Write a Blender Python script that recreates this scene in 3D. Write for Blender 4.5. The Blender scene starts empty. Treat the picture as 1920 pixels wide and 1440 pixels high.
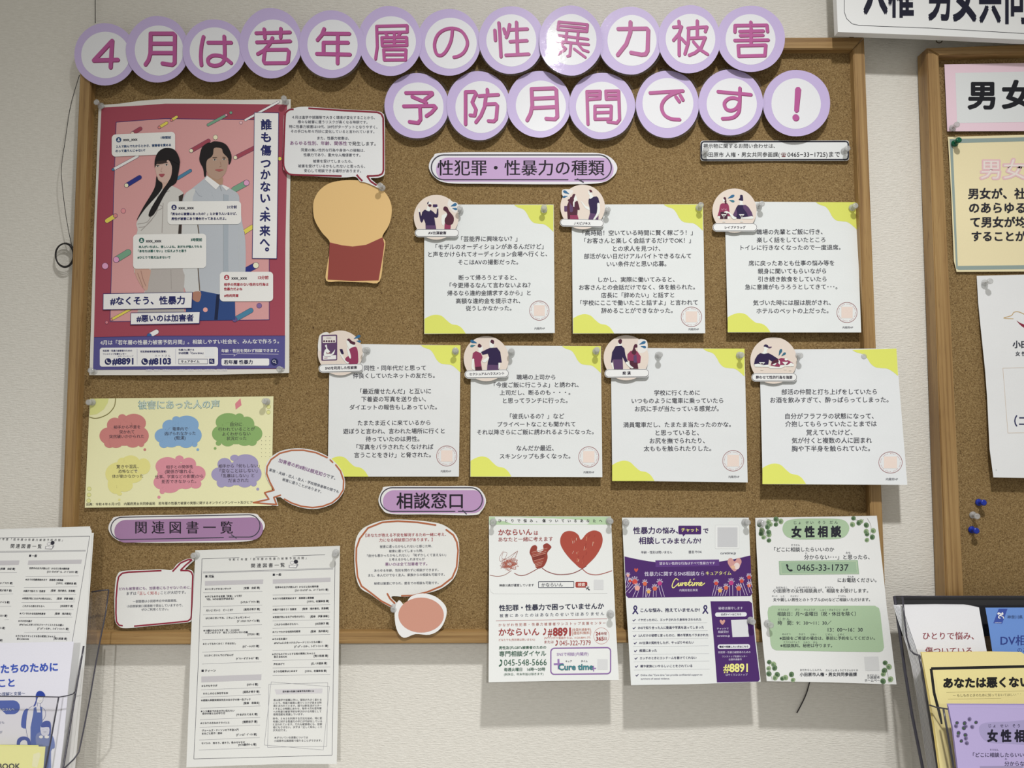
import bpy, bmesh, math, random
from mathutils import Vector, Matrix
from mathutils.geometry import tessellate_polygon
random.seed(7)
SC = bpy.context.scene
COL = SC.collection
R = math.radians

# ------------------------------------------------------------------ camera
F = 1387.0                       # focal length in pixels of the 1920 x 1440 frame
CAM = Vector((0.0, -1.119, 1.30))
up = Vector((-0.0027, 0.9974, -0.0718)).normalized()      # world up, seen from the camera
rt = Vector((1.0, 0.0027, 0.0)); rt = (rt - up * rt.dot(up)).normalized()
fw = up.cross(rt)                # world +Y (into the wall), seen from the camera
ROT = Matrix((rt, fw, up))       # camera -> world
cam_data = bpy.data.cameras.new('camera'); cam_data.sensor_width = 36.0
cam_data.lens = F * 36.0 / 1920.0; cam_data.clip_start = 0.01
cam = bpy.data.objects.new('camera', cam_data); COL.objects.link(cam)
cam.matrix_world = Matrix.Translation(CAM) @ ROT.to_4x4()
SC.camera = cam

# ------------------------------------------------------------------ world, lamps, exposure
SC.view_settings.view_transform = 'Standard'; SC.view_settings.look = 'None'
SC.view_settings.gamma = 1.0; SC.view_settings.use_curve_mapping = False
SC.view_settings.exposure = 0.07
w = bpy.data.worlds.new('office_light'); SC.world = w; w.use_nodes = True
w.node_tree.nodes['Background'].inputs[0].default_value = (1.0, 0.965, 0.88, 1)
w.node_tree.nodes['Background'].inputs[1].default_value = 0.365

def spot(name, loc, target, power, radius, cone, col=(1, 0.985, 0.965)):
    d = bpy.data.lights.new(name, 'SPOT'); d.energy = power; d.shadow_soft_size = radius
    d.spot_size = R(cone); d.spot_blend = 1.0; d.color = col
    o = bpy.data.objects.new(name, d); COL.objects.link(o); o.location = loc
    o.rotation_euler = (Vector(target) - Vector(loc)).to_track_quat('-Z', 'Y').to_euler()
    return o
spot('ceiling_downlight', (0.27, -1.15, 2.68), (0.187, 0.0, -2.81), 118.0, 0.045, 118)
spot('ceiling_downlight_far', (0.45, -5.2, 2.70), (-0.665, 0.0, -0.74), 620.0, 0.08, 41.5)

# ------------------------------------------------------------------ helpers
def P(x, y, d):
    """point at distance d in front of the wall (Y = 0) that the camera sees at pixel (x, y)"""
    r = ROT @ Vector(((x - 960) / F, (720 - y) / F, -1.0))
    return CAM + r * ((-d - CAM.y) / r.y)

def lin(c):
    return tuple(((v / 255) / 12.92 if v / 255 <= 0.04045 else ((v / 255 + 0.055) / 1.055) ** 2.4) for v in c)

MATS = {}
def mat(c, gain=1.0, rough=0.7, coat=0.0, var=0.04, bump=0.0):
    """printed paper / card: flat colour with a faint fibre noise"""
    key = (tuple(c), round(gain, 2), rough, coat, var, bump)
    if key in MATS: return MATS[key]
    a = [v * gain for v in lin(c)]; lum = 0.3 * a[0] + 0.6 * a[1] + 0.1 * a[2]
    a = [min(0.86, v * 0.88 + lum * 0.12) for v in a]
    m = bpy.data.materials.new('print_%d_%d_%d' % tuple(int(v) for v in c)); m.use_nodes = True
    nt = m.node_tree; b = nt.nodes['Principled BSDF']
    tc = nt.nodes.new('ShaderNodeTexCoord'); n = nt.nodes.new('ShaderNodeTexNoise')
    n.inputs['Scale'].default_value = 900; n.inputs['Detail'].default_value = 2
    nt.links.new(tc.outputs['Object'], n.inputs['Vector'])
    mx = nt.nodes.new('ShaderNodeMix'); mx.data_type = 'RGBA'
    mx.inputs[6].default_value = (*[v * (1 - var) for v in a], 1); mx.inputs[7].default_value = (*[min(0.9, v * (1 + var)) for v in a], 1)
    nt.links.new(n.outputs[0], mx.inputs[0]); nt.links.new(mx.outputs[2], b.inputs['Base Color'])
    b.inputs['Roughness'].default_value = rough
    b.inputs['Specular IOR Level'].default_value = 0.3
    if coat:
        b.inputs['Coat Weight'].default_value = coat; b.inputs['Coat Roughness'].default_value = 0.06
        n2 = nt.nodes.new('ShaderNodeTexNoise'); n2.inputs['Scale'].default_value = 60; n2.inputs['Detail'].default_value = 3
        nt.links.new(tc.outputs['Object'], n2.inputs['Vector'])
        bp = nt.nodes.new('ShaderNodeBump'); bp.inputs['Strength'].default_value = 0.06; bp.inputs['Distance'].default_value = 0.004
        nt.links.new(n2.outputs[0], bp.inputs['Height']); nt.links.new(bp.outputs[0], b.inputs['Coat Normal'])
    if bump:
        n2 = nt.nodes.new('ShaderNodeTexNoise'); n2.inputs['Scale'].default_value = 14; n2.inputs['Detail'].default_value = 2
        nt.links.new(tc.outputs['Object'], n2.inputs['Vector'])
        bp = nt.nodes.new('ShaderNodeBump'); bp.inputs['Strength'].default_value = bump; bp.inputs['Distance'].default_value = 0.01
        nt.links.new(n2.outputs[0], bp.inputs['Height']); nt.links.new(bp.outputs[0], b.inputs['Normal'])
    MATS[key] = m
    return m

def sm01(t):
    t = max(0.0, min(1.0, t)); return t * t * (3 - 2 * t)

def tagit(o, label=None, cat=None, group=None, kind=None):
    if label: o['label'] = label
    if cat: o['category'] = cat
    if group: o['group'] = group
    if kind: o['kind'] = kind
    return o

def mesh_obj(name, verts, faces, mats, midx=None, parent=None, loc=None, smooth=False):
    loc = loc if loc is not None else Vector((0, 0, 0))
    me = bpy.data.meshes.new(name)
    me.from_pydata([tuple(Vector(v) - loc) for v in verts], [], faces)
    for m in mats: me.materials.append(m)
    if midx: me.polygons.foreach_set('material_index', midx)
    if smooth: me.polygons.foreach_set('use_smooth', [True] * len(me.polygons))
    me.update()
    if smooth == 'auto':
        me.set_sharp_from_angle(angle=R(35))
    o = bpy.data.objects.new(name, me); COL.objects.link(o)
    if parent: o.parent = parent
    else: o.location = loc
    return o

def spline(pts, closed=True, n=5):
    out = []; L = len(pts)
    rng = range(L) if closed else range(L - 1)
    for i in rng:
        if closed: p0, p1, p2, p3 = pts[i - 1], pts[i], pts[(i + 1) % L], pts[(i + 2) % L]
        else: p0, p1, p2, p3 = pts[max(i - 1, 0)], pts[i], pts[i + 1], pts[min(i + 2, L - 1)]
        for k in range(n):
            t = k / n
            out.append(tuple(0.5 * (2 * b + (c - a) * t + (2 * a - 5 * b + 4 * c - d) * t * t + (-a + 3 * b - 3 * c + d) * t ** 3)
                             for a, b, c, d in zip(p0, p1, p2, p3)))
    if not closed: out.append(tuple(pts[-1]))
    return out

def ell(cx, cy, rx, ry=None, n=36, a0=0.0, rot=0.0):
    ry = rx if ry is None else ry; o = []
    for k in range(n):
        a = a0 + 2 * math.pi * k / n; x, y = rx * math.cos(a), ry * math.sin(a)
        o.append((cx + x * math.cos(rot) - y * math.sin(rot), cy + x * math.sin(rot) + y * math.cos(rot)))
    return o

def rrect(x0, y0, x1, y1, r, sl=0.0, n=5):
    o = []
    for cx, cy, a in ((x1 - r, y0 + r, -90), (x1 - r, y1 - r, 0), (x0 + r, y1 - r, 90), (x0 + r, y0 + r, 180)):
        for k in range(n + 1):
            t = R(a + 90 * k / n); o.append((cx + r * math.cos(t), cy + r * math.sin(t)))
    xm = (x0 + x1) / 2
    return [(x, y + sl * (x - xm)) for x, y in o]

TXT = {}
def glyphs(t, off, res):
    k = (t, off, res)
    if k not in TXT:
        c = bpy.data.curves.new('t', 'FONT'); c.body = t; c.size = 1; c.resolution_u = res; c.offset = off
        o = bpy.data.objects.new('t', c); COL.objects.link(o)
        me = bpy.data.meshes.new_from_object(o.evaluated_get(bpy.context.evaluated_depsgraph_get()))
        TXT[k] = ([(v.co.x, v.co.y) for v in me.vertices], [tuple(p.vertices) for p in me.polygons])
        bpy.data.objects.remove(o); bpy.data.curves.remove(c); bpy.data.meshes.remove(me)
    return TXT[k]

EPS = 0.00011
class Sheet:
    """a piece of paper or card with flat print on it; all outlines are given on the photograph and
    laid onto the real surface at distance depth(x, y) from the wall"""
    def __init__(s, name, label, cat, depth, group=None, white=(222, 226, 226), frame=(0, 0, 1), sl=0.0, step=0, rough=0.7, coat=0.0, bump=0.0):
        s.name, s.label, s.cat, s.group = name, label, cat, group
        s.depth = depth if callable(depth) else (lambda x, y, d=depth: d)
        s.gain = 0.80 / lin(white)[1]; s.white = white
        s.frame = frame; s.sl = sl; s.step = step; s.parts = {}; s.rough = rough; s.coat = coat; s.bump = bump
        s.outl = None; s.T = None
    def fr(s, *f): s.frame = f; return s
    def m(s, p):
        if s.T: return s.T(*p)
        ox, oy, k = s.frame; return (ox + p[0] / k, oy + p[1] / k)
    def cut(s, vs, fs):
        if not s.step: return vs, fs
        vs = [v if len(v) == 3 else (v[0], v[1], 0.0) for v in vs]
        bm = bmesh.new(); bv = [bm.verts.new(v) for v in vs]
        for f in fs:
            try: bm.faces.new([bv[i] for i in f])
            except ValueError: pass
        for ax in (0, 1):
            lo = min(v[ax] for v in vs); hi = max(v[ax] for v in vs)
            k = math.ceil(lo / s.step) * s.step
            while k < hi:
                if k > lo + 1e-3:
                    bmesh.ops.bisect_plane(bm, geom=bm.verts[:] + bm.edges[:] + bm.faces[:], dist=1e-5,
                                           plane_co=(k, k, 0), plane_no=(1, 0, 0) if ax == 0 else (0, 1, 0))
                k += s.step
        bm.verts.index_update()
        r = [(v.co.x, v.co.y, v.co.z) for v in bm.verts], [tuple(v.index for v in f.verts) for f in bm.faces]
        bm.free(); return r
    def base(s, pts, c=None, thick=0.0003, local=True, name=None):
        pts = [s.m(p) for p in pts] if local else pts
        tri = tessellate_polygon([[Vector((x, y, 0)) for x, y in pts]])
        s.outl = s.cut(pts, [tuple(t) for t in tri]); s.bc = c or s.white; s.thick = thick; return s
    nraw = 0
    def raw(s, vs, fs, c, layer, part):
        s.nraw += 1; base = (s.nraw % 13) * 0.012
        vs = [(v[0], v[1], (v[2] if len(v) == 3 else 0.0) + base) for v in vs]
        s.parts.setdefault(part, []).append((vs, fs, tuple(c), layer))
    def poly(s, pts, c, layer=1, part='printed_shape', sm=0, holes=()):
        if sm: pts = spline(pts, True, sm)
        loops = [pts] + list(holes)
        tri = tessellate_polygon([[Vector((x, y, 0)) for x, y in l] for l in loops])
        vs = [s.m(p) for l in loops for p in l]
        s.raw(*s.cut(vs, [tuple(t) for t in tri]), c, layer, part); return s
    def stroke(s, pts, w, c, layer=2, part='line_art', closed=False, sm=0, cap=True):
        if sm: pts = spline(pts, closed, sm)
        pts = [s.m(p) for p in pts]
        w = w / (s.frame[2] if not s.T else s.tk) / 2; vs = []; fs = []
        seg = list(zip(pts, pts[1:] + ([pts[0]] if closed else [])))
        if not closed: seg = seg[:len(pts) - 1]
        for (ax, ay), (bx, by) in seg:
            dx, dy = bx - ax, by - ay; L = math.hypot(dx, dy)
            if L < 1e-6: continue
            nx, ny = -dy / L * w, dx / L * w; k = len(vs); q = (len(fs) % 17) * 0.02
            vs += [(ax + nx, ay + ny, q), (ax - nx, ay - ny, q), (bx - nx, by - ny, q), (bx + nx, by + ny, q)]; fs.append((k, k + 1, k + 2, k + 3))
        if cap and w > 0.7:
            n = 12 if w > 2.5 else 8
            for x, y in pts:
                k = len(vs); q = (len(fs) % 17) * 0.02; vs += [(a, b, q) for a, b in ell(x, y, w, n=n)]; fs.append(tuple(range(k, k + n)))
        s.raw(*s.cut(vs, fs), c, layer, part); return s
    def text(s, t, x0, x1, y, c=(50, 50, 62), off=0.006, res=2, layer=3, part='lettering', sl=None, vs_=1.0, h=None, gap=0):
        """one line: ink from x0 to x1, centred on y"""
        if gap: t = (' ' * gap).join(t)
        g, f = glyphs(t, 0, res); off = max(off, 0)
        if not g: return s
        xs = [p[0] for p in g]; a, b = min(xs), max(xs)
        k = (x1 - x0) / (b - a); ky = h if h else k * vs_
        sl = s.sl if sl is None else sl; xm = (x0 + x1) / 2
        # heavier weights are the same glyphs laid down again a hair to each side
        sh = [(0, 0)] if off < 0.004 else ([(-off, 0), (off, 0)] if off < 0.013 else [(-off, -off * .7), (off, -off * .7), (-off, off * .7), (off, off * .7)])
        if off > 0.03: sh = [(off * math.cos(q * math.pi / 4 + .39), off * math.sin(q * math.pi / 4 + .39)) for q in range(8)] + [(0, 0)]
        vv = []; ff = []
        for ex, ey in sh:
            n0 = len(vv)
            for gx, gy in g:
                X = x0 + (gx - a + ex) * k; Y = y - (gy - 0.36 + ey) * ky + sl * (X - xm)
                vv.append((*s.m((X, Y)), n0 / max(1, len(g)) * 0.05))
            ff += [tuple(i + n0 for i in q) for q in f]
        s.raw(vv, ff, c, layer, part); return s
    def lines(s, L, **kw):
        for l in L: s.text(l[0], l[1], l[2], l[3], **kw)
        return s
    def build(s, label_parts=None):
        vs, fs = s.outl; n = len(vs)
        front = [P(v[0], v[1], s.depth(v[0], v[1])) for v in vs]
        cen = sum(front, Vector()) / n
        back = [v + Vector((0, s.thick, 0)) for v in front]
        cnt = {}
        for f in fs:
            for a, b in zip(f, f[1:] + f[:1]): cnt[(a, b)] = 1
        faces = [tuple(f) for f in fs] + [tuple(i + n for i in reversed(f)) for f in fs]
        for (a, b) in cnt:
            if (b, a) not in cnt: faces.append((b, a, a + n, b + n))
        o = mesh_obj(s.name, front + back, faces, [mat(s.bc, s.gain, s.rough, s.coat, bump=s.bump)], loc=cen, smooth='auto' if s.step else False)
        tagit(o, s.label, s.cat, s.group)
        if s.step:
            bm = bmesh.new(); bm.from_mesh(o.data); bmesh.ops.recalc_face_normals(bm, faces=bm.faces[:]); bm.to_mesh(o.data); bm.free(); o.data.set_sharp_from_angle(angle=R(35))
        groups = []
        for part, items in s.parts.items():     # print that stands apart on the sheet becomes a part of its own
            bb = [(min(v[0] for v in i[0]), min(v[1] for v in i[0]), max(v[0] for v in i[0]), max(v[1] for v in i[0])) for i in items]
            par = list(range(len(items)))
            def find(i):
                while par[i] != i: par[i] = par[par[i]]; i = par[i]
                return i
            for i in range(len(items)):
                for j in range(i):
                    gx = max(0, bb[i][0] - bb[j][2], bb[j][0] - bb[i][2]); gy = max(0, bb[i][1] - bb[j][3], bb[j][1] - bb[i][3])
                    if math.hypot(gx, gy) < 22: par[find(i)] = find(j)
            cl = {}
            for i in range(len(items)): cl.setdefault(find(i), []).append(items[i])
            groups += [(part, g) for g in cl.values()]
        for part, items in groups:
            V = []; FF = []; MI = []; ms = []; 
            for pv, pf, c, layer in items:
                m = mat(c, s.gain, s.rough, s.coat)
                if m not in ms: ms.append(m)
                mi = ms.index(m); k = len(V)
                V += [P(x, y, s.depth(x, y) + (layer + q) * EPS) for x, y, q in pv]
                for f in pf: FF.append(tuple(i + k for i in f)); MI.append(mi)
            mesh_obj(part, V, FF, ms, MI, parent=o, loc=cen, smooth=bool(s.step))
        s.obj = o
        return o

def tube(name, pts, r, m, parent=None, closed=False, n=6, loc=None):
    V = []; Fc = []; L = len(pts)
    for i, p in enumerate(pts):
        p = Vector(p)
        a = Vector(pts[(i - 1) % L] if closed or i > 0 else pts[i]); b = Vector(pts[(i + 1) % L] if closed or i < L - 1 else pts[i])
        t = (b - a).normalized(); u = t.cross(Vector((0, 1, 0.01))).normalized(); v = t.cross(u)
        for k in range(n):
            an = 2 * math.pi * k / n; V.append(p + u * r * math.cos(an) + v * r * math.sin(an))
    for i in range(L if closed else L - 1):
        for k in range(n):
            a = i * n + k; b = i * n + (k + 1) % n; c = ((i + 1) % L) * n + (k + 1) % n; d = ((i + 1) % L) * n + k
            Fc.append((a, b, c, d))
    if not closed: Fc += [tuple(range(n))[::-1], tuple((L - 1) * n + k for k in range(n))]
    return mesh_obj(name, V, Fc, [m], parent=parent, loc=loc, smooth=True)

def slab(name, quad, thick, m, parent=None, loc=None, direction=(0, 1, 0)):
    """four world points plus a thickness"""
    q = [Vector(p) for p in quad]; d = Vector(direction).normalized() * thick
    V = q + [p + d for p in q]
    return mesh_obj(name, V, [(0, 1, 2, 3), (7, 6, 5, 4), (0, 4, 5, 1), (1, 5, 6, 2), (2, 6, 7, 3), (3, 7, 4, 0)], [m], parent=parent, loc=loc)

# ------------------------------------------------------------------ surface materials
def nodes(name):
    m = bpy.data.materials.new(name); m.use_nodes = True
    nt = m.node_tree; return m, nt, nt.nodes['Principled BSDF'], nt.nodes.new('ShaderNodeTexCoord')
def nd(nt, t, **kw):
    n = nt.nodes.new(t)
    for k, v in kw.items():
        n.inputs[k.replace('_', ' ')].default_value = v
    return n
def ramp(nt, src, stops):
    r = nt.nodes.new('ShaderNodeValToRGB'); e = r.color_ramp.elements
    e[0].position, e[0].color = stops[0][0], (*stops[0][1], 1); e[1].position, e[1].color = stops[-1][0], (*stops[-1][1], 1)
    for p, c in stops[1:-1]: x = e.new(p); x.color = (*c, 1)
    nt.links.new(src, r.inputs[0]); return r.outputs[0]
def mapping(nt, tc, scale, rot=(0, 0, 0)):
    mp = nt.nodes.new('ShaderNodeMapping'); mp.inputs['Scale'].default_value = scale; mp.inputs['Rotation'].default_value = rot
    nt.links.new(tc.outputs['Object'], mp.inputs[0]); return mp.outputs[0]

def wallpaper():
    m, nt, b, tc = nodes('woven_wallpaper')
    n1 = nd(nt, 'ShaderNodeTexNoise', Scale=1.0, Detail=5.0, Roughness=0.65); nt.links.new(mapping(nt, tc, (90, 90, 620)), n1.inputs['Vector'])
    n2 = nd(nt, 'ShaderNodeTexNoise', Scale=1.0, Detail=3.0); nt.links.new(mapping(nt, tc, (260, 260, 330)), n2.inputs['Vector'])
    a = nt.nodes.new('ShaderNodeMath'); a.operation = 'MULTIPLY_ADD'; a.inputs[1].default_value = 0.5
    nt.links.new(n2.outputs[0], a.inputs[0]); nt.links.new(n1.outputs[0], a.inputs[2])
    bp = nd(nt, 'ShaderNodeBump', Strength=0.75, Distance=0.0016); nt.links.new(a.outputs[0], bp.inputs['Height'])
    nt.links.new(bp.outputs[0], b.inputs['Normal'])
    nt.links.new(ramp(nt, n1.outputs[0], [(0.3, (0.72, 0.695, 0.635)), (0.7, (0.84, 0.82, 0.76))]), b.inputs['Base Color'])
    b.inputs['Roughness'].default_value = 0.75; return m
def cork():
    m, nt, b, tc = nodes('cork')
    v = nd(nt, 'ShaderNodeTexVoronoi', Scale=800.0); nt.links.new(tc.outputs['Object'], v.inputs['Vector'])
    n = nd(nt, 'ShaderNodeTexNoise', Scale=430.0, Detail=3.0, Roughness=0.7); nt.links.new(tc.outputs['Object'], n.inputs['Vector'])
    sep = nt.nodes.new('ShaderNodeSeparateColor'); nt.links.new(v.outputs['Color'], sep.inputs[0])
    ad = nt.nodes.new('ShaderNodeMath'); ad.operation = 'MULTIPLY_ADD'; ad.inputs[1].default_value = 0.35
    nt.links.new(sep.outputs[0], ad.inputs[0]); nt.links.new(n.outputs[0], ad.inputs[2])
    col = ramp(nt, ad.outputs[0], [(0.38, (0.10, 0.056, 0.018)), (0.54, (0.195, 0.120, 0.042)), (0.70, (0.255, 0.163, 0.062)), (0.97, (0.37, 0.26, 0.12))])
    n3 = nd(nt, 'ShaderNodeTexNoise', Scale=95.0, Detail=5.0, Roughness=0.75); nt.links.new(tc.outputs['Object'], n3.inputs['Vector'])
    sp = ramp(nt, n3.outputs[0], [(0.30, (0.3, 0.22, 0.12)), (0.35, (1, 1, 1))])
    mx = nt.nodes.new('ShaderNodeMix'); mx.data_type = 'RGBA'; mx.blend_type = 'MULTIPLY'; mx.inputs[0].default_value = 1
    nt.links.new(col, mx.inputs[6]); nt.links.new(sp, mx.inputs[7]); nt.links.new(mx.outputs[2], b.inputs['Base Color'])
    bp = nd(nt, 'ShaderNodeBump', Strength=0.5, Distance=0.0012); nt.links.new(ad.outputs[0], bp.inputs['Height']); nt.links.new(bp.outputs[0], b.inputs['Normal'])
    b.inputs['Roughness'].default_value = 0.9; return m
def wood(horizontal, k=1.0):
    m, nt, b, tc = nodes('oiled_pine_' + ('across' if horizontal else 'upright'))
    sc = (3, 60, 190) if horizontal else (190, 60, 3)
    n = nd(nt, 'ShaderNodeTexNoise', Scale=1.0, Detail=4.0, Roughness=0.6); nt.links.new(mapping(nt, tc, sc), n.inputs['Vector'])
    sc2 = (30, 200, 700) if horizontal else (700, 200, 30)
    n2 = nd(nt, 'ShaderNodeTexNoise', Scale=1.0, Detail=3.0); nt.links.new(mapping(nt, tc, sc2), n2.inputs['Vector'])
    c = ramp(nt, n.outputs[0], [(0.30, (0.19 * k, 0.100 * k, 0.032 * k)), (0.5, (0.33 * k, 0.198 * k, 0.074 * k)), (0.75, (0.44 * k, 0.285 * k, 0.118 * k))])
    c2 = ramp(nt, n2.outputs[0], [(0.28, (0.55, 0.48, 0.42)), (0.42, (1, 1, 1))])
    mx = nt.nodes.new('ShaderNodeMix'); mx.data_type = 'RGBA'; mx.blend_type = 'MULTIPLY'; mx.inputs[0].default_value = 0.6
    nt.links.new(c, mx.inputs[6]); nt.links.new(c2, mx.inputs[7]); nt.links.new(mx.outputs[2], b.inputs['Base Color'])
    bp = nd(nt, 'ShaderNodeBump', Strength=0.2, Distance=0.001); nt.links.new(n2.outputs[0], bp.inputs['Height']); nt.links.new(bp.outputs[0], b.inputs['Normal'])
    b.inputs['Roughness'].default_value = 0.45; return m
def plastic(name, c, trans=0.0, rough=0.08, ior=1.49, alpha=1.0):
    m, nt, b, tc = nodes(name)
    n = nd(nt, 'ShaderNodeTexNoise', Scale=40.0, Detail=2.0); nt.links.new(tc.outputs['Object'], n.inputs['Vector'])
    nt.links.new(ramp(nt, n.outputs[0], [(0.3, tuple(v * 0.97 for v in c)), (0.7, c)]), b.inputs['Base Color'])
    b.inputs['Roughness'].default_value = rough; b.inputs['Transmission Weight'].default_value = trans
    b.inputs['IOR'].default_value = ior; b.inputs['Alpha'].default_value = alpha; return m
def film(name, tint, mix):
    """thin clear plastic sheet: straight-through transparency with a surface sheen"""
    m, nt, b, tc = nodes(name)
    b.inputs['Base Color'].default_value = (0.6, 0.6, 0.62, 1); b.inputs['Roughness'].default_value = 0.06
    t = nt.nodes.new('ShaderNodeBsdfTransparent'); t.inputs[0].default_value = (*tint, 1)
    n = nd(nt, 'ShaderNodeTexNoise', Scale=6.0); nt.links.new(tc.outputs['Object'], n.inputs['Vector'])
    f = ramp(nt, n.outputs[0], [(0.3, (mix * 0.7,) * 3), (0.7, (mix,) * 3)])
    ms = nt.nodes.new('ShaderNodeMixShader'); nt.links.new(f, ms.inputs[0]); nt.links.new(t.outputs[0], ms.inputs[1]); nt.links.new(b.outputs[0], ms.inputs[2])
    nt.links.new(ms.outputs[0], nt.nodes['Material Output'].inputs[0]); return m
M_WALL = wallpaper(); M_CORK = cork(); M_WH = wood(True); M_WV = wood(False)
M_CLEAR = film('clear_pin_plastic', (0.93, 0.93, 0.92), 0.50)
M_CLEAR.node_tree.nodes['Principled BSDF'].inputs['Base Color'].default_value = (0.62, 0.63, 0.64, 1); M_CLEAR.node_tree.nodes['Principled BSDF'].inputs['Specular IOR Level'].default_value = 1.0
M_BLUE = plastic('blue_pin_plastic', (0.01, 0.03, 0.32), 0.0, 0.2); M_GREEN = plastic('green_pin_plastic', (0.0, 0.10, 0.05), 0.0, 0.2)
M_STEEL = plastic('pin_steel', (0.5, 0.5, 0.5), 0.0, 0.3); M_STEEL.node_tree.nodes['Principled BSDF'].inputs['Metallic'].default_value = 1
M_FILM = film('clear_film', (0.985, 0.985, 0.985), 0.05)
M_ACR = film('clear_acrylic', (0.975, 0.97, 0.965), 0.05); M_EDGE = plastic('dark_acrylic_edge', (0.05, 0.048, 0.065), 0, 0.25)
M_SMOKE = plastic('smoked_acrylic', (0.028, 0.028, 0.032), 0, 0.15); M_BLACK = plastic('black_cord', (0.02, 0.018, 0.02), 0, 0.5)
# ------------------------------------------------------------------ wall and boards
M_EYE = plastic('dark_brass', (0.10, 0.08, 0.05), 0, 0.35); M_EYE.node_tree.nodes['Principled BSDF'].inputs['Metallic'].default_value = 0.8
wall = mesh_obj('wall_back', [(-2.6, 0, 0), (2.6, 0, 0), (2.6, 0, 2.75), (-2.6, 0, 2.75), (-2.6, 0.1, 0), (2.6, 0.1, 0), (2.6, 0.1, 2.75), (-2.6, 0.1, 2.75)],
                [(0, 1, 2, 3), (5, 4, 7, 6), (1, 5, 6, 2), (4, 0, 3, 7), (3, 2, 6, 7), (4, 5, 1, 0)], [M_WALL]); wall['kind'] = 'structure'
wall['label'] = 'off-white wall covered in woven-textured wallpaper'

DF = 0.026; DC = 0.0125          # front of the frame and face of the cork, in front of the wall
def corkboard(label, outer, inner, dfr, dcork, dback):
    """outer / inner: TL TR BR BL of the frame front on the photograph"""
    o4 = [P(x, y, dfr[i]) for i, (x, y) in enumerate(outer)]; i4 = [P(x, y, dfr[i]) for i, (x, y) in enumerate(inner)]
    cen = sum(o4, Vector()) / 4
    root = bpy.data.objects.new('corkboard', None); COL.objects.link(root); root.location = cen
    tagit(root, label, 'notice board')
    for k in range(4):
        a, b = o4[k], o4[(k + 1) % 4]; c, d = i4[(k + 1) % 4], i4[k]
        t = dfr[k] - dback; g = 0.0004
        q = [a, b, c, d]; bk = [Vector((v.x, -dback, v.z)) for v in q]
        cc = sum(q, Vector()) / 4
        q = [v + (cc - v).normalized() * g for v in q]
        r = mesh_obj('frame_rail', q + bk, [(0, 1, 2, 3), (7, 6, 5, 4), (0, 4, 5, 1), (1, 5, 6, 2), (2, 6, 7, 3), (3, 7, 4, 0)],
                     [M_WH if k in (0, 2) else M_WV], parent=root, loc=cen)
        bm = bmesh.new(); bm.from_mesh(r.data)
        bmesh.ops.recalc_face_normals(bm, faces=bm.faces[:])
        bmesh.ops.bevel(bm, geom=[e for e in bm.edges if all(v.co.y + cen.y < -dback - 0.002 for v in e.verts)], offset=0.0012, segments=2, affect='EDGES')
        bm.to_mesh(r.data); bm.free()
    ins = [Vector((v.x, -dcork, v.z)) for v in i4]; m_ = sum(ins, Vector()) / 4
    ins = [v + (v - m_).normalized() * 0.006 for v in ins]
    slab('cork_panel', ins, 0.005, M_CORK, parent=root, loc=cen)
    return root
board = corkboard('large pine-framed cork notice board covered with papers, in the middle of the wall',
                  [(152.2, 73), (1620.5, 69.5), (1664, 1204), (106.2, 1209)],
                  [(172.5, 96), (1600, 91.5), (1640.5, 1181), (129.5, 1186)], [DF] * 4, DC, 0.003)
board2 = corkboard('cork notice board with a pine frame at the right edge under the white sign',
                   [(1737.7, 90), (2500, 60), (2560, 1215), (1777, 1222)],
                   [(1760.5, 104), (2470, 84), (2520, 1190), (1811, 1196)], [0.030] * 4, 0.014, 0.004)

for bd, hx, hy, dd in ((board, 1597, 66, .016), (board2, 1761, 76, .018)):
    tube('hanging_eye', [P(x, y, dd) for x, y in ell(hx, hy, 5.5, 4.5, 16)], .0008, M_EYE, parent=bd, closed=True, loc=bd.location)
# ------------------------------------------------------------------ hanging cord, coil and pins
def world_line(pts, ds): return [P(x, y, d) for (x, y), d in zip(pts, ds)]
tagit(tube('hanging_cord', world_line([(178.5, -40), (178.6, 10), (178.8, 43)], [.006] * 3), 0.0006, M_BLACK), 'thin dark hanging cord running up the wall above the disc marked 4', 'cord')
c2 = spline([(149, 141), (140, 170), (131, 205), (122, 265), (115, 315), (117, 350), (123, 400), (130, 440), (136, 466)], False, 4)
tagit(tube('loose_cord', [P(x, y, 0.012 + 0.012 * math.sin(math.pi * min(1, i / len(c2)))) for i, (x, y) in enumerate(c2)], 0.0005, M_BLACK), 'thin dark cord sagging down the left side of the cork board frame', 'cord')
cr = bpy.data.objects.new('cord_coil', None); COL.objects.link(cr); cr.location = P(121, 479, .014); tagit(cr, 'small coil of dark cord poking out behind the left frame rail', 'cord coil')
for k in range(6):
    a = [P(*q, 0.008 + 0.0012 * k) for q in ell(121.5 + random.uniform(-1.2, 1.2), 478.5 + random.uniform(-1.2, 1.2), 17.5 + random.uniform(-1.3, 1.3), 22.5 + random.uniform(-1.3, 1.3), 30)]
    tube('cord_turn', a, 0.0006, M_BLACK, parent=cr, closed=True, loc=cr.location)
c3 = spline([(1522, 1262), (1517.5, 1281), (1512, 1300), (1503, 1320), (1494, 1337)], False, 4)
tagit(tube('cord_end', [P(x, y, 0.004) for x, y in c3], 0.0009, M_BLACK), 'short dark cord end on the wall below the green women consultation flyer', 'cord')

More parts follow.
